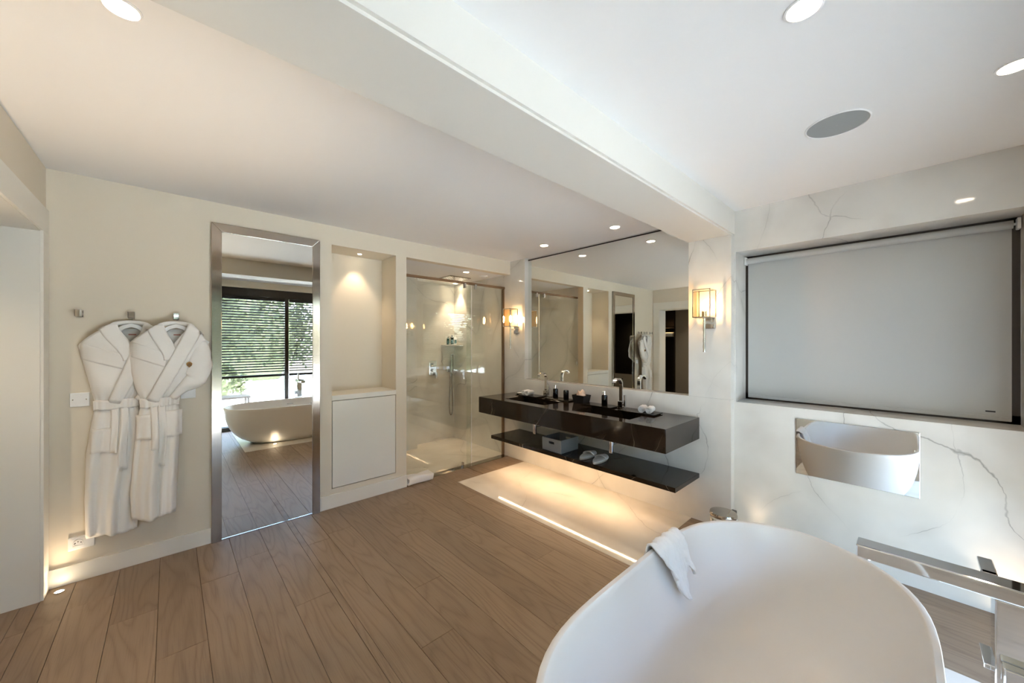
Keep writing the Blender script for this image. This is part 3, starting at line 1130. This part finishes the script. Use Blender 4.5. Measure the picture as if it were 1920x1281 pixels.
roll((3.11, 3.105, ZT), .029, .13, 'small white rolled towel closest to the shower on its tray', .25)
roll((3.10, 3.038, ZT), .029, .13, 'small white rolled towel on the shower-end tray, next to the tap', .25)
roll((3.09, 1.615, ZT), .031, .13, 'small white rolled towel on the window-end tray, nearer the tap', .25)
roll((3.09, 1.545, ZT), .031, .13, 'small white rolled towel on the window-end tray, farther from the tap', .25)


# ---- soap pumps, tumbler, tissue box, soap dish
def pump(c, label):
    t = thing('soap_dispenser', label, 'dispenser', c, 'black soap dispensers')
    build('bottle', MB().lathe([(.026, 0), (.029, .004), (.029, .092), (.025, .10), (.012, .103)], c, 28), M['blackgloss'], t, smooth=40)
    build('pump_head', MB().lathe([(.012, .103), (.012, .112), (.005, .113), (.005, .128), (.009, .129), (.009, .138), (.001, .139)], c, 20)
          .box(c[0] - .038, c[0], c[1] - .005, c[1] + .005, c[2] + .130, c[2] + .137), M['chrome'], t, smooth=40)


pump((3.17, 2.70, ZT), 'black soap dispenser with chrome pump, beside the black tumbler')
pump((3.14, 2.045, ZT), 'black soap dispenser with chrome pump, standing alone by the window-side tap')
t = thing('tumbler', 'black lidded ceramic tumbler beside the soap dispenser', 'tumbler', (3.165, 2.545, ZT))
c = (3.165, 2.545, ZT)
build('cup', MB().lathe([(.026, 0), (.029, .004), (.030, .085), (.0285, .09)], c, 28), M['blackgloss'], t, smooth=40)
build('lid', MB().lathe([(.0285, .0905), (.0285, .096), (.024, .099), (.001, .1)], c, 28), M['blackgloss'], t, smooth=40)

t = thing('tissue_basket', 'small black woven basket holding pale tissues between the two sinks', 'basket', (3.155, 2.335, VZ1))
m_ = MB()
c0 = Vector((3.155, 2.335, VZ1))


def rr(w, d, z):
    return [(c0.x - w, c0.y - d, c0.z + z), (c0.x + w, c0.y - d, c0.z + z), (c0.x + w, c0.y + d, c0.z + z), (c0.x - w, c0.y + d, c0.z + z)]


m_.loft([rr(.055, .062, 0), rr(.066, .076, .085), rr(.060, .070, .085), rr(.050, .058, .006)])
build('basket', m_, M['weave'], t, bevel=.003)
for s in (-1, 1):
    pts = [(c0.x + .03 * math.cos(a), c0.y + s * (.074 + .012 * math.sin(a)), c0.z + .07) for a in [PI * i / 10 for i in range(11)]]
    build('handle', MB().tube(pts, .004, 8), M['weave'], t, smooth=60)
rt = random.Random(4)
m_ = MB()
rows = []
for j in range(7):
    q = j / 6
    rows.append([(c0.x + (.050 - .018 * q) * math.cos(a) * (1 + .10 * math.sin(3 * a + j)),
                  c0.y + (.058 - .022 * q) * math.sin(a) * (1 + .12 * math.sin(4 * a + 2 * j)),
                  c0.z + .055 + .068 * q + .016 * q * math.sin(3 * a + 1)) for a in [2 * PI * i / 24 for i in range(24)]])
m_.loft(rows)
build('tissues', m_, M['tissue'], t, smooth=30)

t = thing('soap_dish', 'flat chrome soap dish at the shower end of the counter', 'dish', (3.14, 3.25, VZ1))
c = (3.14, 3.25, VZ1)
build('dish', MB().lathe([(.03, 0), (.034, .004), (.052, .014), (.054, .016), (.050, .016), (.034, .008), (.001, .007)], c, 32), M['chrome'], t, smooth=50)
build('soap', MB().lathe([(.001, .008), (.026, .008), (.031, .014), (.026, .02), (.001, .021)], c, 24), M['plastic'], t, smooth=60)

# ---- felt storage basket with handle holes
bx0, bx1, by0, by1, bz0, bz1 = 2.825, 3.10, 2.335, 2.585, .3975, .527
t = thing('storage_basket', 'grey felt storage basket on the low marble shelf', 'basket', ((bx0 + bx1) / 2, (by0 + by1) / 2, bz0))
th = .005
ym = (by0 + by1) / 2


def slotted(x):
    ys_ = [by0, ym - .034, ym + .034, by1]
    zs_ = [bz0, bz1 - .052, bz1 - .030, bz1]
    return MB().gridslab(ys_, zs_, x, x + th, {(1, 1)}, lambda u, v, w: (w, u, v))


build('end_panel', slotted(bx0), M['felt'], t, bevel=.0015)
build('end_panel', slotted(bx1 - th), M['felt'], t, bevel=.0015)
build('side_panel', MB().box(bx0 + th, bx1 - th, by0, by0 + th, bz0, bz1), M['felt'], t)
build('side_panel', MB().box(bx0 + th, bx1 - th, by1 - th, by1, bz0, bz1), M['felt'], t)
build('bottom_panel', MB().box(bx0 + th, bx1 - th, by0 + th, by1 - th, bz0, bz0 + .004), M['felt'], t)
o = tag(build('hair_dryer_bag', MB().loft([[(x, y, z) for x, y in ((2.86, 2.37), (3.06, 2.37), (3.06, 2.55), (2.86, 2.55))] for z in (.402, .46)]), M['rubber'], None, bevel=.03, seg=4),
        'dark bag lying inside the grey storage basket', 'bag')
o['label'] = 'black pouch lying inside the grey storage basket'
o.name = 'pouch'


# ---- slippers
def slipper(c, rot, label):
    t = thing('slipper', label, 'slipper', c, 'white bath slippers on the low shelf', rot)
    n = 40
    outl = []
    for i in range(n):
        a = 2 * PI * i / n
        x = .140 * math.cos(a)
        wdt = .048 + .009 * math.cos(a)
        y = wdt * math.sin(a) * (1 - .12 * math.cos(2 * a))
        outl.append((x, y))
    sc = lambda k, z: [(x * k, y * k, z) for x, y in outl]
    build('sole', MB().loft([sc(.97, 0), sc(1, .003), sc(1, .012), sc(.985, .015)]), M['slipsole'], t, smooth=50, local=True)
    build('insole', MB().loft([sc(.975, .015), sc(.975, .018), sc(.95, .0195)]), M['terry'], t, smooth=50, local=True)
    m_ = MB()
    rows = []
    for j in range(9):
        q = j / 8
        x = .020 + .110 * q
        w_ = .058 * math.sqrt(max(.02, 1 - (max(0, x - .01) / .135) ** 2)) + .001
        hgt = .034 * (1 - .55 * q)
        rows.append([(x - .012 * math.sin(PI * i / 12) * (1 - q), w_ * math.cos(PI * i / 12), .013 + hgt * math.sin(PI * i / 12)) for i in range(13)])
    m_.loft(rows, closed=False, cap0=False, cap1=False)
    build('strap', m_, M['terry'], t, smooth=180, solid=.006, local=True)


slipper((2.955, 2.115, .3975), .12, 'white bath slipper next to the grey storage basket')
slipper((2.94, 1.965, .3975), .20, 'white bath slipper under the chrome trap, away from the basket')

# ---- pedal bin
t = thing('pedal_bin', 'small polished chrome pedal bin at the foot of the marble pier', 'bin', (2.96, .925, 0))
c = (2.96, .925, 0)
build('body', MB().lathe([(.080, 0), (.084, .006), (.086, .225), (.082, .23)], c, 40), M['chrome'], t, smooth=40)
lid = build('lid', MB().lathe([(.088, .236), (.090, .240), (.090, .252), (.086, .262), (.060, .268), (.001, .270)], c, 40), M['steel'], t, smooth=40)
build('rim_band', MB().lathe([(.087, .222), (.0885, .226), (.0885, .234), (.087, .236)], c, 40), M['plastic'], t, smooth=40)
build('hinge', MB().box(3.02, 3.065, .865, .90, .215, .262), M['rubber'], t, bevel=.006)
build('pedal', MB().box(2.845, 2.885, .90, .95, .008, .018), M['rubber'], t, bevel=.004)

# ---- folded bath mat by the shower
t = thing('folded_towel', 'white folded towel on the floor against the shower glass', 'towel', (1.965, 3.60, 0))
m_ = MB()
rows = []
n = 28
for j in range(11):
    q = j / 10
    x = 1.822 + .285 * q
    row = []
    for i in range(n):
        a = 2 * PI * i / n
        cx_, sz_ = math.cos(a), math.sin(a)
        yy = 3.597 + .066 * math.copysign(abs(cx_) ** .45, cx_) + .005 * math.sin(q * 5)
        zz = .042 + .041 * math.copysign(abs(sz_) ** .55, sz_) + (.007 * math.sin(q * 6 + cx_ * 3) if sz_ > 0 else 0)
        row.append((x + (.006 * math.sin(a * 3) if j in (0, 10) else 0), yy, max(.0015, zz)))
    rows.append(row)
m_.loft(rows)
build('fold', m_, M['terry'], t, smooth=60)
build('fold_edge', MB().tube([(1.818, 3.54, .02), (1.8165, 3.60, .03), (1.818, 3.655, .02)], .012, 10), M['terry'], t, smooth=60)

# ---- shower screen
GX = 2.70
t = thing('shower_screen', 'clear glass shower screen with sliding door and bronze rail', 'shower screen', (2.5, YG, 0))
build('fixed_pane', MB().box(GX - .03, XB - .012, YG + .014, YG + .022, .006, 2.205), M['shglass'], t)
dr = build('sliding_pane', MB().box(1.812, GX + .02, YG - .012, YG - .004, .012, 2.20), M['shglass'], t)
build('pull_handle', MB().box(1.822, 1.846, YG - .030, YG - .012, 1.135, 1.19), M['chrome'], dr, bevel=.003)
build('edge_seal', MB().box(GX + .020, GX + .026, YG - .013, YG - .003, .012, 2.20), M['plastic'], dr)
build('top_rail', MB().box(1.806, XB, YG - .018, YG + .006, 2.205, 2.235), M['bronze'], t, bevel=.003)
build('wall_profile', MB().box(XB - .02, XB, YG - .006, YG + .03, .006, 2.205), M['bronze'], t)
for x in (2.62, 2.78):
    build('roller_bracket', MB().box(x - .014, x + .014, YG - .030, YG + .0, 2.155, 2.215), M['chrome'], t, bevel=.003)
build('floor_guide', MB().box(2.575, 2.60, YG - .030, YG + .0, .004, .055), M['chrome'], t, bevel=.002)

# ---- shower fittings
t = thing('shower_mixer', 'square chrome shower mixer plate on the marble back wall', 'mixer', (2.915, YS, 1.11))
build('plate', MB().box(2.853, 2.976, YS - .010, YS, 1.00, 1.222), M['chrome'], t, bevel=.003)
for z in (1.165, 1.075):
    kn = build('knob', MB().cyl((2.915, YS - .010, z), (2.915, YS - .045, z), .026, n=24), M['chrome'], t, smooth=40)
build('lever', MB().box(2.935, 2.968, YS - .05, YS - .028, .955, 1.045), M['chrome'], t, bevel=.003)
t = thing('hand_shower', 'slim chrome hand shower with looping hose on the shower wall', 'shower', (3.215, YS, 1.1))
build('wall_outlet', MB().box(3.15, 3.20, YS - .03, YS, 1.04, 1.09), M['chrome'], t, bevel=.004)
build('wand', MB().box(3.20, 3.252, YS - .062, YS - .036, 1.02, 1.315), M['steel'], t, bevel=.006)
pts = []
for i in range(41):
    q = i / 40
    a = PI * q
    pts.append((3.195 + .03 * q - .045 * math.sin(a * 1) * math.cos(PI * q), YS - .045, 1.03 - .66 * (math.sin(a) ** .55 if 0 < q < 1 else 0)))
build('hose', MB().tube(pts, .007, 8), M['steel'], t, smooth=60)
t = thing('rain_shower', 'square rain shower head set flush in the shower ceiling', 'shower', (2.93, 4.36, ZSC))
build('plate', MB().box(2.76, 3.10, 4.19, 4.53, ZSC - .012, ZSC), M['steel'], t, bevel=.002)
nz_ = MB()
for i in range(7):
    for j in range(7):
        nz_.cyl((2.79 + i * .0467, 4.22 + j * .0467, ZSC - .012), (2.79 + i * .0467, 4.22 + j * .0467, ZSC - .016), .005, n=8)
nz_o = build('nozzle_field', nz_, M['chrome'], t)
nz_o['kind'] = 'stuff'
t = thing('air_vent', 'round white air vent in the shower ceiling', 'vent', (3.12, 3.93, ZSC))
build('ring', MB().lathe([(.055, 0), (.055, -.008), (.040, -.016), (.036, -.01), (.036, 0)], (3.12, 3.93, ZSC), 32), M['plastic'], t, smooth=40)
build('cone', MB().lathe([(.03, -.006), (.028, -.02), (.001, -.022)], (3.12, 3.93, ZSC), 28), M['plastic'], t, smooth=40)
# corner shelf and bottles
sh = build('corner_shelf', MB().prism([(XS, YS), (XS - .24, YS), (XS - .20, YS - .05), (XS - .05, YS - .20), (XS, YS - .24)],
                                      lambda a, b: (a, b, 1.445), lambda a, b: (a, b, 1.465)), M['marble'], None, bevel=.002)
tag(sh, 'white marble corner shelf inside the shower', 'shelf')


def bottle(c, r, h, mat, label, lab=True):
    t = thing('toiletry_bottle', label, 'bottle', c, 'toiletry bottles on the shower shelf')
    build('body', MB().lathe([(r * .95, 0), (r, .004), (r, h * .72), (r * .55, h * .80), (r * .42, h * .82)], c, 20), mat, t, smooth=40)
    build('cap', MB().lathe([(r * .45, h * .82), (r * .45, h * .9), (r * .2, h * .91), (r * .2, h), (.001, h)], c, 16), M['rubber'] if lab else M['plastic'], t, smooth=40)
    build('paper_label', MB().lathe([(r * 1.015, h * .12), (r * 1.015, h * .52)], c, 20, False, False), M['labelm'], t, smooth=40)


bottle((3.15, 4.845, 1.4655), .022, .125, M['green'], 'small dark green bottle, first on the shower corner shelf')
bottle((3.205, 4.82, 1.4655), .025, .150, M['amberb'], 'tallest dark bottle on the shower corner shelf')
bottle((3.255, 4.80, 1.4655), .018, .140, M['plastic'], 'pale slim bottle on the shower corner shelf', False)

# ---- robe hooks
HOOKX = [(-.415, 'empty chrome robe hook next to the door opening'), (-.187, 'chrome hook carrying the robe near the door opening'), (.034, 'chrome hook carrying the robe near the tall mirror')]
for x, lab in HOOKX:
    t = thing('robe_hook', lab, 'hook', (x, YA, 1.68), 'chrome robe hooks')
    build('plate', MB().box(x - .016, x + .016, YA - .006, YA, 1.658, 1.705), M['chrome'], t, bevel=.002)
    build('peg', MB().box(x - .010, x + .010, YA - .055, YA - .006, 1.672, 1.690).box(x - .016, x + .016, YA - .062, YA - .050, 1.660, 1.705), M['chrome'], t, bevel=.003)


# ---- bath robes on hangers
def smooth01(q):
    q = min(1, max(0, q))
    return q * q * (3 - 2 * q)


def robe(hx, tab, yb, depth, vx, vz, over, label, badge, pocket, hlabel, phase):
    """tab: z -> (xl, xr); vx,vz: bottom of the neck opening; over: x of the upper lapel at the waist"""
    t = thing('bathrobe', label, 'bathrobe', (hx, YA, 1.66), 'white robes on the wall hooks')
    zs_ = [r[0] for r in tab]

    def edges(z):
        if z >= zs_[0]:
            return tab[0][1], tab[0][2]
        for (za, la, ra), (zb, lb, rb_) in zip(tab[:-1], tab[1:]):
            if z >= zb:
                q = (za - z) / (za - zb)
                return la + (lb - la) * q, ra + (rb_ - ra) * q
        return tab[-1][1], tab[-1][2]
    ztip = zs_[0]
    zbot = zs_[-1]
    zw = 1.10
    nl, nr = hx - .075, hx + .075            # neck points
    zn = 1.625

    def shoulder(x):
        l, r = edges(ztip)
        if x < nl:
            q = (x - l) / (nl - l)
            return ztip + (zn - ztip) * (q ** .75 if q > 0 else 0)
        if x > nr:
            q = (r - x) / (r - nr)
            return ztip + (zn - ztip) * (q ** .75 if q > 0 else 0)
        return zn

    def topz(x):
        s = shoulder(x)
        if nl < x < vx:
            return vz + (zn - vz) * ((vx - x) / (vx - nl)) ** .9
        if vx <= x < nr:
            return vz + (zn - vz) * ((x - vx) / (nr - vx)) ** .9
        return s

    def ysurf(x, z):
        l, r = edges(z)
        u = min(1, max(0, (x - l) / max(1e-4, r - l)))
        e = max(0.0, 1 - abs(2 * u - 1) ** 3.2) ** .55
        waist = math.exp(-((z - zw) / .07) ** 2)
        skirt = smooth01((zw - z) / .25)
        up = smooth01((z - zw) / .15)
        d = depth * (.55 + .45 * up * (1 - .35 * smooth01((z - 1.40) / .22)) + .28 * skirt) * (1 - .22 * waist)
        fold = skirt * (.014 * math.sin(u * 13 + phase + .8 * math.sin(z * 3)) + .007 * math.sin(u * 27 + 1.7 * phase - z * 2))
        fold += waist * .004 * math.sin(u * 37 + 2 * math.sin(u * 9) + phase)
        fold += up * .006 * math.sin(u * 7 + z * 16 + phase)
        # deep vertical fold where the fronts overlap
        fx = l + (r - l) * .60
        fold -= skirt * .018 * math.exp(-((x - fx) / .012) ** 2)
        return yb - d * e - fold * min(1, e * 1.3)

    NU, NT = 64, 70
    l0, r0 = edges(ztip)
    rows = []
    for j in range(NT + 1):
        q = j / NT
        row = []
        for i in range(NU + 1):
            u = i / NU
            xt = l0 + (r0 - l0) * u
            z_top = topz(xt)
            hem = zbot + .012 * math.sin(u * 6 + phase)
            z = z_top + (hem - z_top) * q
            l, r = edges(z)
            w = smooth01((z_top - z) / .16) if z_top > ztip else 1
            xx = l + (r - l) * u
            row.append((xx, ysurf(xx, z), z))
        rows.append(row)
    m_ = MB()
    m_.loft(rows, closed=False, cap0=False, cap1=False)
    build('front', m_, M['robe'], t, smooth=180, solid=.006)
    # back panel
    rows = []
    for j in range(31):
        q = j / 30
        row = []
        for i in range(33):
            u = i / 32
            xt = l0 + (r0 - l0) * u
            z_top = min(shoulder(xt), zn - .035 * (1 if nl < xt < nr else 0))
            z = z_top + (zbot - .012 - z_top) * q
            l, r = edges(z)
            xx = l + (r - l) * u
            row.append((xx, yb + .004 * math.sin(u * 20), z))
        rows.append(row)
    m_ = MB()
    m_.loft(rows, closed=False, cap0=False, cap1=False)
    bk = build('back', m_, M['robe'], t, smooth=180, solid=.005)
    build('neck_tag', MB().box(hx - .014, hx + .022, yb - .009, yb - .004, 1.548, 1.556), M['pinkmark'], bk)

    # lapels: bands laid on the front, joined behind the neck
    def band(pts, w, lift, name):
        rows = []
        for k, (x, z, ww) in enumerate(pts):
            if k == 0:
                d = Vector((pts[1][0] - x, 0, pts[1][1] - z))
            elif k == len(pts) - 1:
                d = Vector((x - pts[k - 1][0], 0, z - pts[k - 1][1]))
            else:
                d = Vector((pts[k + 1][0] - pts[k - 1][0], 0, pts[k + 1][1] - pts[k - 1][1]))
            d.normalize()
            nrm = Vector((d.z, 0, -d.x))
            row = []
            for i in range(9):
                s = (i / 8 - .5) * ww
                xx, zz = x + nrm.x * s, z + nrm.z * s
                zz_ = min(zz, shoulder(xx) + .008)
                yy = ysurf(xx, min(zz_, 1.60)) - lift * (1 - .25 * abs(i / 4 - 1) ** 3)
                row.append((xx, yy, zz_))
            rows.append(row)
        m2 = MB()
        m2.loft(rows, closed=False, cap0=False, cap1=False)
        return build(name, m2, M['robe'], t, smooth=180, solid=.007)
    K = 20
    und = [(nl - .028 + (vx + .02 - (nl - .028)) * smooth01(k / K) ** .9 - .0, zn - .01 + (vz - .04 - zn) * (k / K) ** 1.0, .085 - .012 * k / K) for k in range(K + 1)]
    band(und, .08, .010, 'under_lapel')
    ovl = [(nr + .028 + (over - (nr + .028)) * (k / K) ** 1.05, zn - .01 + (zw + .015 - zn) * (k / K), .085 - .02 * k / K) for k in range(K + 1)]
    band(ovl, .08, .017, 'lapel')
    # collar roll behind the neck
    cp = [(hx + .085 * math.cos(a), yb - .02 - .018 * math.sin(a) * 0 - .03 * abs(math.cos(a)) ** 2, zn - .022 + .030 * math.sin(a)) for a in [PI * k / 16 for k in range(17)]]
    build('collar', MB().sweep(cp, [(-.012, -.022), (.010, -.020), (.014, .0), (.008, .022), (-.010, .020), (-.014, 0)], up=(0, 1, 0)), M['robe'], t, smooth=180)

    # belt
    rows = []
    for j in range(7):
        z = zw + .030 - .062 * j / 6
        l, r = edges(z)
        row = []
        for i in range(41):
            u = i / 40
            xx = l - .006 + (r - l + .012) * u
            xs2 = min(max(xx, l + .002), r - .002)
            row.append((xx, ysurf(xs2, z) - .012 - .004 * math.sin(PI * j / 6), z + .010 * (u - .5) + .003 * math.sin(u * 15 + phase)))
        rows.append(row)
    m_ = MB()
    m_.loft(rows, closed=False, cap0=False, cap1=False)
    belt = build('belt', m_, M['robe'], t, smooth=180, solid=.008)
    # hanging belt ends
    l, r = edges(1.0)
    for bx, zb2, w in ((l + (r - l) * .58, .66, .036), (l + (r - l) * .40, .78, .034)):
        rows = []
        for j in range(17):
            z = zw + .01 - (zw - zb2) * j / 16
            rows.append([(bx + (i / 4 - .5) * w + .004 * math.sin(z * 14 + phase), ysurf(bx + (i / 4 - .5) * w, z) - .013, z) for i in range(5)])
        m_ = MB()
        m_.loft(rows, closed=False, cap0=False, cap1=False)
        build('belt_end', m_, M['robe'], belt, smooth=180, solid=.006)
    # patch pockets
    for px, pz0, pz1, pw in pocket:
        rows = []
        for j in range(9):
            z = pz1 - (pz1 - pz0) * j / 8
            rows.append([(px + (i / 8 - .5) * pw, ysurf(px + (i / 8 - .5) * pw, z) - .009 - (.010 if j == 0 else 0) * math.sin(PI * i / 8), z) for i in range(9)])
        m_ = MB()
        m_.loft(rows, closed=False, cap0=False, cap1=False)
        build('pocket', m_, M['robe'], t, smooth=180, solid=.006)
    # sleeve hanging on the mirror side, tucked behind the belt; other sleeve folded flat behind
    l, r = edges(ztip)
    spts = [(r - .075, yb - .040, ztip + .012), (r - .052, yb - .045, ztip - .07), (r - .050, yb - .05, ztip - .15), (r - .070, yb - .058, ztip - .24),
            (edges(1.18)[1] - .005, yb - .06, 1.19), (edges(1.12)[1] - .03, yb - .05, 1.12)]
    dense = []
    for k in range(len(spts) - 1):
        for q in range(6):
            dense.append(tuple(spts[k][a_] + (spts[k + 1][a_] - spts[k][a_]) * q / 6 for a_ in range(3)))
    dense.append(spts[-1])

    def sp(q):
        w_ = .062 + .008 * math.sin(PI * min(1, q * 1.2)) - .040 * smooth01((q - .5) / .5)
        d_ = .026 + .016 * math.sin(PI * q)
        return [(w_ * math.cos(a) * (1 + .05 * math.sin(5 * a + q * 20)), d_ * math.sin(a) * (1 + .12 * math.sin(3 * a + q * 23 + phase))) for a in [2 * PI * k / 20 for k in range(20)]]
    build('sleeve', MB().sweep(dense, sp, up=(0, 1, 0)), M['robe'], t, smooth=180)
    # folded cuff fold across the chest on the door side
    rows = []
    for j in range(9):
        q = j / 8
        z0_ = ztip + .02 - .10 * q
        rows.append([])
        for i in range(13):
            u = i / 12
            x = l + .012 + (vx + .0 - l) * u * .92
            z = z0_ - .075 * u + (.0 if u > .1 else 0)
            z = min(z, topz(x) - .004)
            rows[-1].append((x, ysurf(x, z) - .0085 * (1 - q * .6), z))
    m_ = MB()
    m_.loft(rows, closed=False, cap0=False, cap1=False)
    build('sleeve_fold', m_, M['robe'], t, smooth=180, solid=.004)
    if badge:
        bx, bz = badge
        poly = [(0, -.020), (.013, -.006), (.016, .008), (.009, .017), (.0, .020), (-.009, .017), (-.016, .008), (-.013, -.006)]
        yy = ysurf(bx, bz) - .020
        m_ = MB().prism(poly, lambda a, b: (bx + a, yy - .006, bz + b), lambda a, b: (bx + a, yy + .008, bz + b))
        e = build('emblem', m_, M['gold'], t, bevel=.002)
        e['label'] = 'small ochre embroidered crest'
        m_ = MB()
        for a in (-.008, -.004, 0, .004, .008):
            m_.box(bx + a - .0008, bx + a + .0008, yy - .0075, yy - .005, bz - .010, bz + .014 - abs(a))
        build('stitch_lines', m_, M['rubber'], e)
    # hanger
    hgr = thing('clothes_hanger', hlabel, 'hanger', (hx, YA - .05, 1.66), 'hangers under the robes')
    hp = [(hx + .0, YA - .028, 1.672), (hx, YA - .026, 1.695)]
    hp = [(hx + .012 * math.cos(a), YA - .030, 1.682 + .012 * math.sin(a)) for a in [PI * (1.25 - 1.55 * k / 14) for k in range(15)]]
    hp += [(hx + .004, YA - .032, 1.652), (hx, yb - .03, 1.625)]
    build('wire_hook', MB().tube(hp, .002, 8), M['chrome'], hgr, smooth=60)
    bar = [(hx - .17, yb - .03, 1.49), (hx - .10, yb - .03, 1.545), (hx - .035, yb - .032, 1.600), (hx, yb - .033, 1.612), (hx + .035, yb - .032, 1.600), (hx + .10, yb - .03, 1.545), (hx + .17, yb - .03, 1.49)]
    build('shoulder_bar', MB().sweep(bar, [(-.012, -.012), (.012, -.012), (.014, 0), (.010, .012), (-.010, .012), (-.014, 0)], up=(0, 1, 0)), M['plastic'], hgr, smooth=60)


T1 = [(1.475, -.42, .035), (1.40, -.405, .02), (1.30, -.385, -.02), (1.20, -.365, -.075), (1.13, -.352, -.125), (1.08, -.350, -.130), (1.0, -.362, -.115), (.8, -.385, -.110), (.5, -.392, -.145), (.265, -.388, -.16)]
robe(-.187, T1, YA - .012, .072, -.205, 1.43, -.262, 'white terry bathrobe hanging near the door opening, partly hidden by the other robe', None,
     [(-.315, .80, .95, .10)], 'white hanger under the robe near the door opening', .4)
T2 = [(1.485, -.195, .205), (1.40, -.195, .185), (1.30, -.185, .145), (1.20, -.165, .085), (1.13, -.142, .048), (1.08, -.138, .042), (1.0, -.155, .050), (.8, -.17, .045), (.5, -.188, .035), (.335, -.182, .030)]
robe(.034, T2, YA - .082, .085, -.012, 1.43, -.085, 'white terry bathrobe with ochre crest hanging next to the tall mirror', (.100, 1.345),
     [(-.125, .86, 1.02, .075), (.022, .86, 1.035, .085)], 'white hanger under the robe with the ochre crest', 1.9)

# ---- switches and socket
o = thing('switch_plate', 'white double switch plate beside the robe near the door opening', 'switch', (-.415, YA, 1.14))
build('plate', MB().box(-.456, -.374, YA - .010, YA, 1.095, 1.182), M['plastic'], o, bevel=.003)
for x in (-.443, -.387):
    build('screw', MB().cyl((x, YA - .0105, 1.140), (x, YA - .0115, 1.140), .003, n=10), M['steel'], o)
o = thing('switch_plate', 'white switch plate half hidden behind the crested robe', 'switch', (.10, YA, 1.14))
build('plate', MB().box(.058, .140, YA - .010, YA, 1.095, 1.165), M['plastic'], o, bevel=.003)
build('rocker', MB().box(.072, .126, YA - .013, YA - .010, 1.105, 1.155), M['plastic'], o, bevel=.002)
t = thing('wall_socket', 'white power socket above the baseboard below the robes', 'socket', (-.42, YA, .25))
build('plate', MB().box(-.463, -.352, YA - .009, YA, .200, .280), M['plastic'], t, bevel=.003)
face = build('socket_face', MB().lathe([(.021, 0), (.021, .0015), (.019, .003), (.0185, .001), (.001, .001)], (0, 0, 0), 28), M['plastic'], t, smooth=40, local=True)
face.rotation_euler = (PI / 2, 0, 0)
face.location = (-.001, -.010, -.008)
build('socket_frame', MB().gridslab([-.448, -.444, -.398, -.394], [.217, .221, .263, .267], YA - .011, YA - .009, {(1, 1)}, lambda u, v, w: (u, w, v)), M['plastic'], t)
for x, z in ((-.433, .242), (-.409, .242)):
    build('contact_hole', MB().cyl((x, YA - .0115, z), (x, YA - .0125, z), .0028, n=12), M['rubber'], t)
build('earth_pin', MB().cyl((-.421, YA - .0115, .250), (-.421, YA - .017, .250), .0025, n=12), M['steel'], t)


# ---- ceiling downlights
def downlight(x, y, z, label, r=.045, watts=DOWN_W, tgt=None, angle=95):
    t = thing('downlight', label, 'downlight', (x, y, z), 'recessed ceiling downlights')
    build('trim_ring', MB().lathe([(r * 1.16, 0), (r * 1.16, -.003), (r * 1.0, -.005), (r * .97, -.001), (r * .97, 0)], (x, y, z), 36), M['ceil'], t, smooth=40)
    build('lamp_lens', MB().lathe([(r * .965, -.0012), (.001, -.0013)], (x, y, z), 32, False, False), M['lens'], t)
    spot('lamp', (x, y, z - .014), tgt or (x, y, 0), watts, WARM, angle, .7, t, .03)


downlight(-.111, 1.69, H, 'round recessed downlight near the robes wall, left of the beam', .042)
downlight(1.467, .228, H, 'round recessed downlight above the bath', watts=3.5)
downlight(2.363, -.275, H, 'round recessed downlight cut off by the edge of the frame', watts=5)
downlight(2.987, 1.837, H, 'round recessed downlight above the vanity, closer to the beam', .042)
downlight(2.987, 2.706, H, 'round recessed downlight above the vanity, closer to the shower', .042)
downlight(3.20, 4.72, ZSC, 'round recessed downlight in the far corner of the shower ceiling', .036, 14, (3.21, 4.80, 0), 70)
downlight(2.78, 3.86, ZSC, 'recessed downlight in the shower ceiling just behind the rail', .036, 8)

downlight(-1.05, 2.6, 2.40, 'downlight added in the dressing room ceiling to brighten the grey panel', .04, 14, angle=120)  # extra lamp, added so the grey sliding panel is not left dark

t = thing('ceiling_speaker', 'large round grey loudspeaker grille in the ceiling', 'speaker', (2.368, .24, H))
c = (2.368, .24, H)
build('trim_ring', MB().lathe([(.122, 0), (.122, -.003), (.117, -.005), (.115, -.002), (.115, 0)], c, 56), M['ceil'], t, smooth=40)
build('grille', MB().lathe([(.1145, -.0025), (.001, -.0045)], c, 56, False, False), M['grille'], t, smooth=180)


# ---- floor uplights
def uplight(x, y, label, watts, tgt, angle=80):
    t = thing('floor_light', label, 'floor light', (x, y, .001), 'small round lights set in the floor')
    build('bezel', MB().lathe([(.024, 0), (.024, .002), (.019, .003), (.018, .001)], (x, y, .001), 28), M['steel'], t, smooth=40)
    build('lamp_lens', MB().lathe([(.0185, .0015), (.001, .002)], (x, y, .001), 24, False, False), M['lens'], t)
    spot('lamp', (x, y, .008), tgt, watts, WARM, angle, 1.0, t, .015)


uplight(-.486, 3.475, 'small lit floor light at the baseboard near the door opening', 2.2, (-.47, 3.50, 2.5))
uplight(1.14, .70, 'small lit floor light in the marble shining up at the bath side', 3.5, (1.14, .64, 1.0), 55)
uplight(3.26, .80, 'small floor light at the foot of the marble wall behind the pedal bin', 1.1, (3.27, .80, 2.5))
uplight(3.26, -.36, 'small floor light at the foot of the marble wall behind the bath filler', 4, (3.27, -.36, 2.5))
uplight(-.485, 2.17, 'unseen floor light added on the near side of the door opening to warm the ceiling', 34, (-.32, 2.12, 2.5), 62)  # out of view, added to give the left ceiling its warm glow
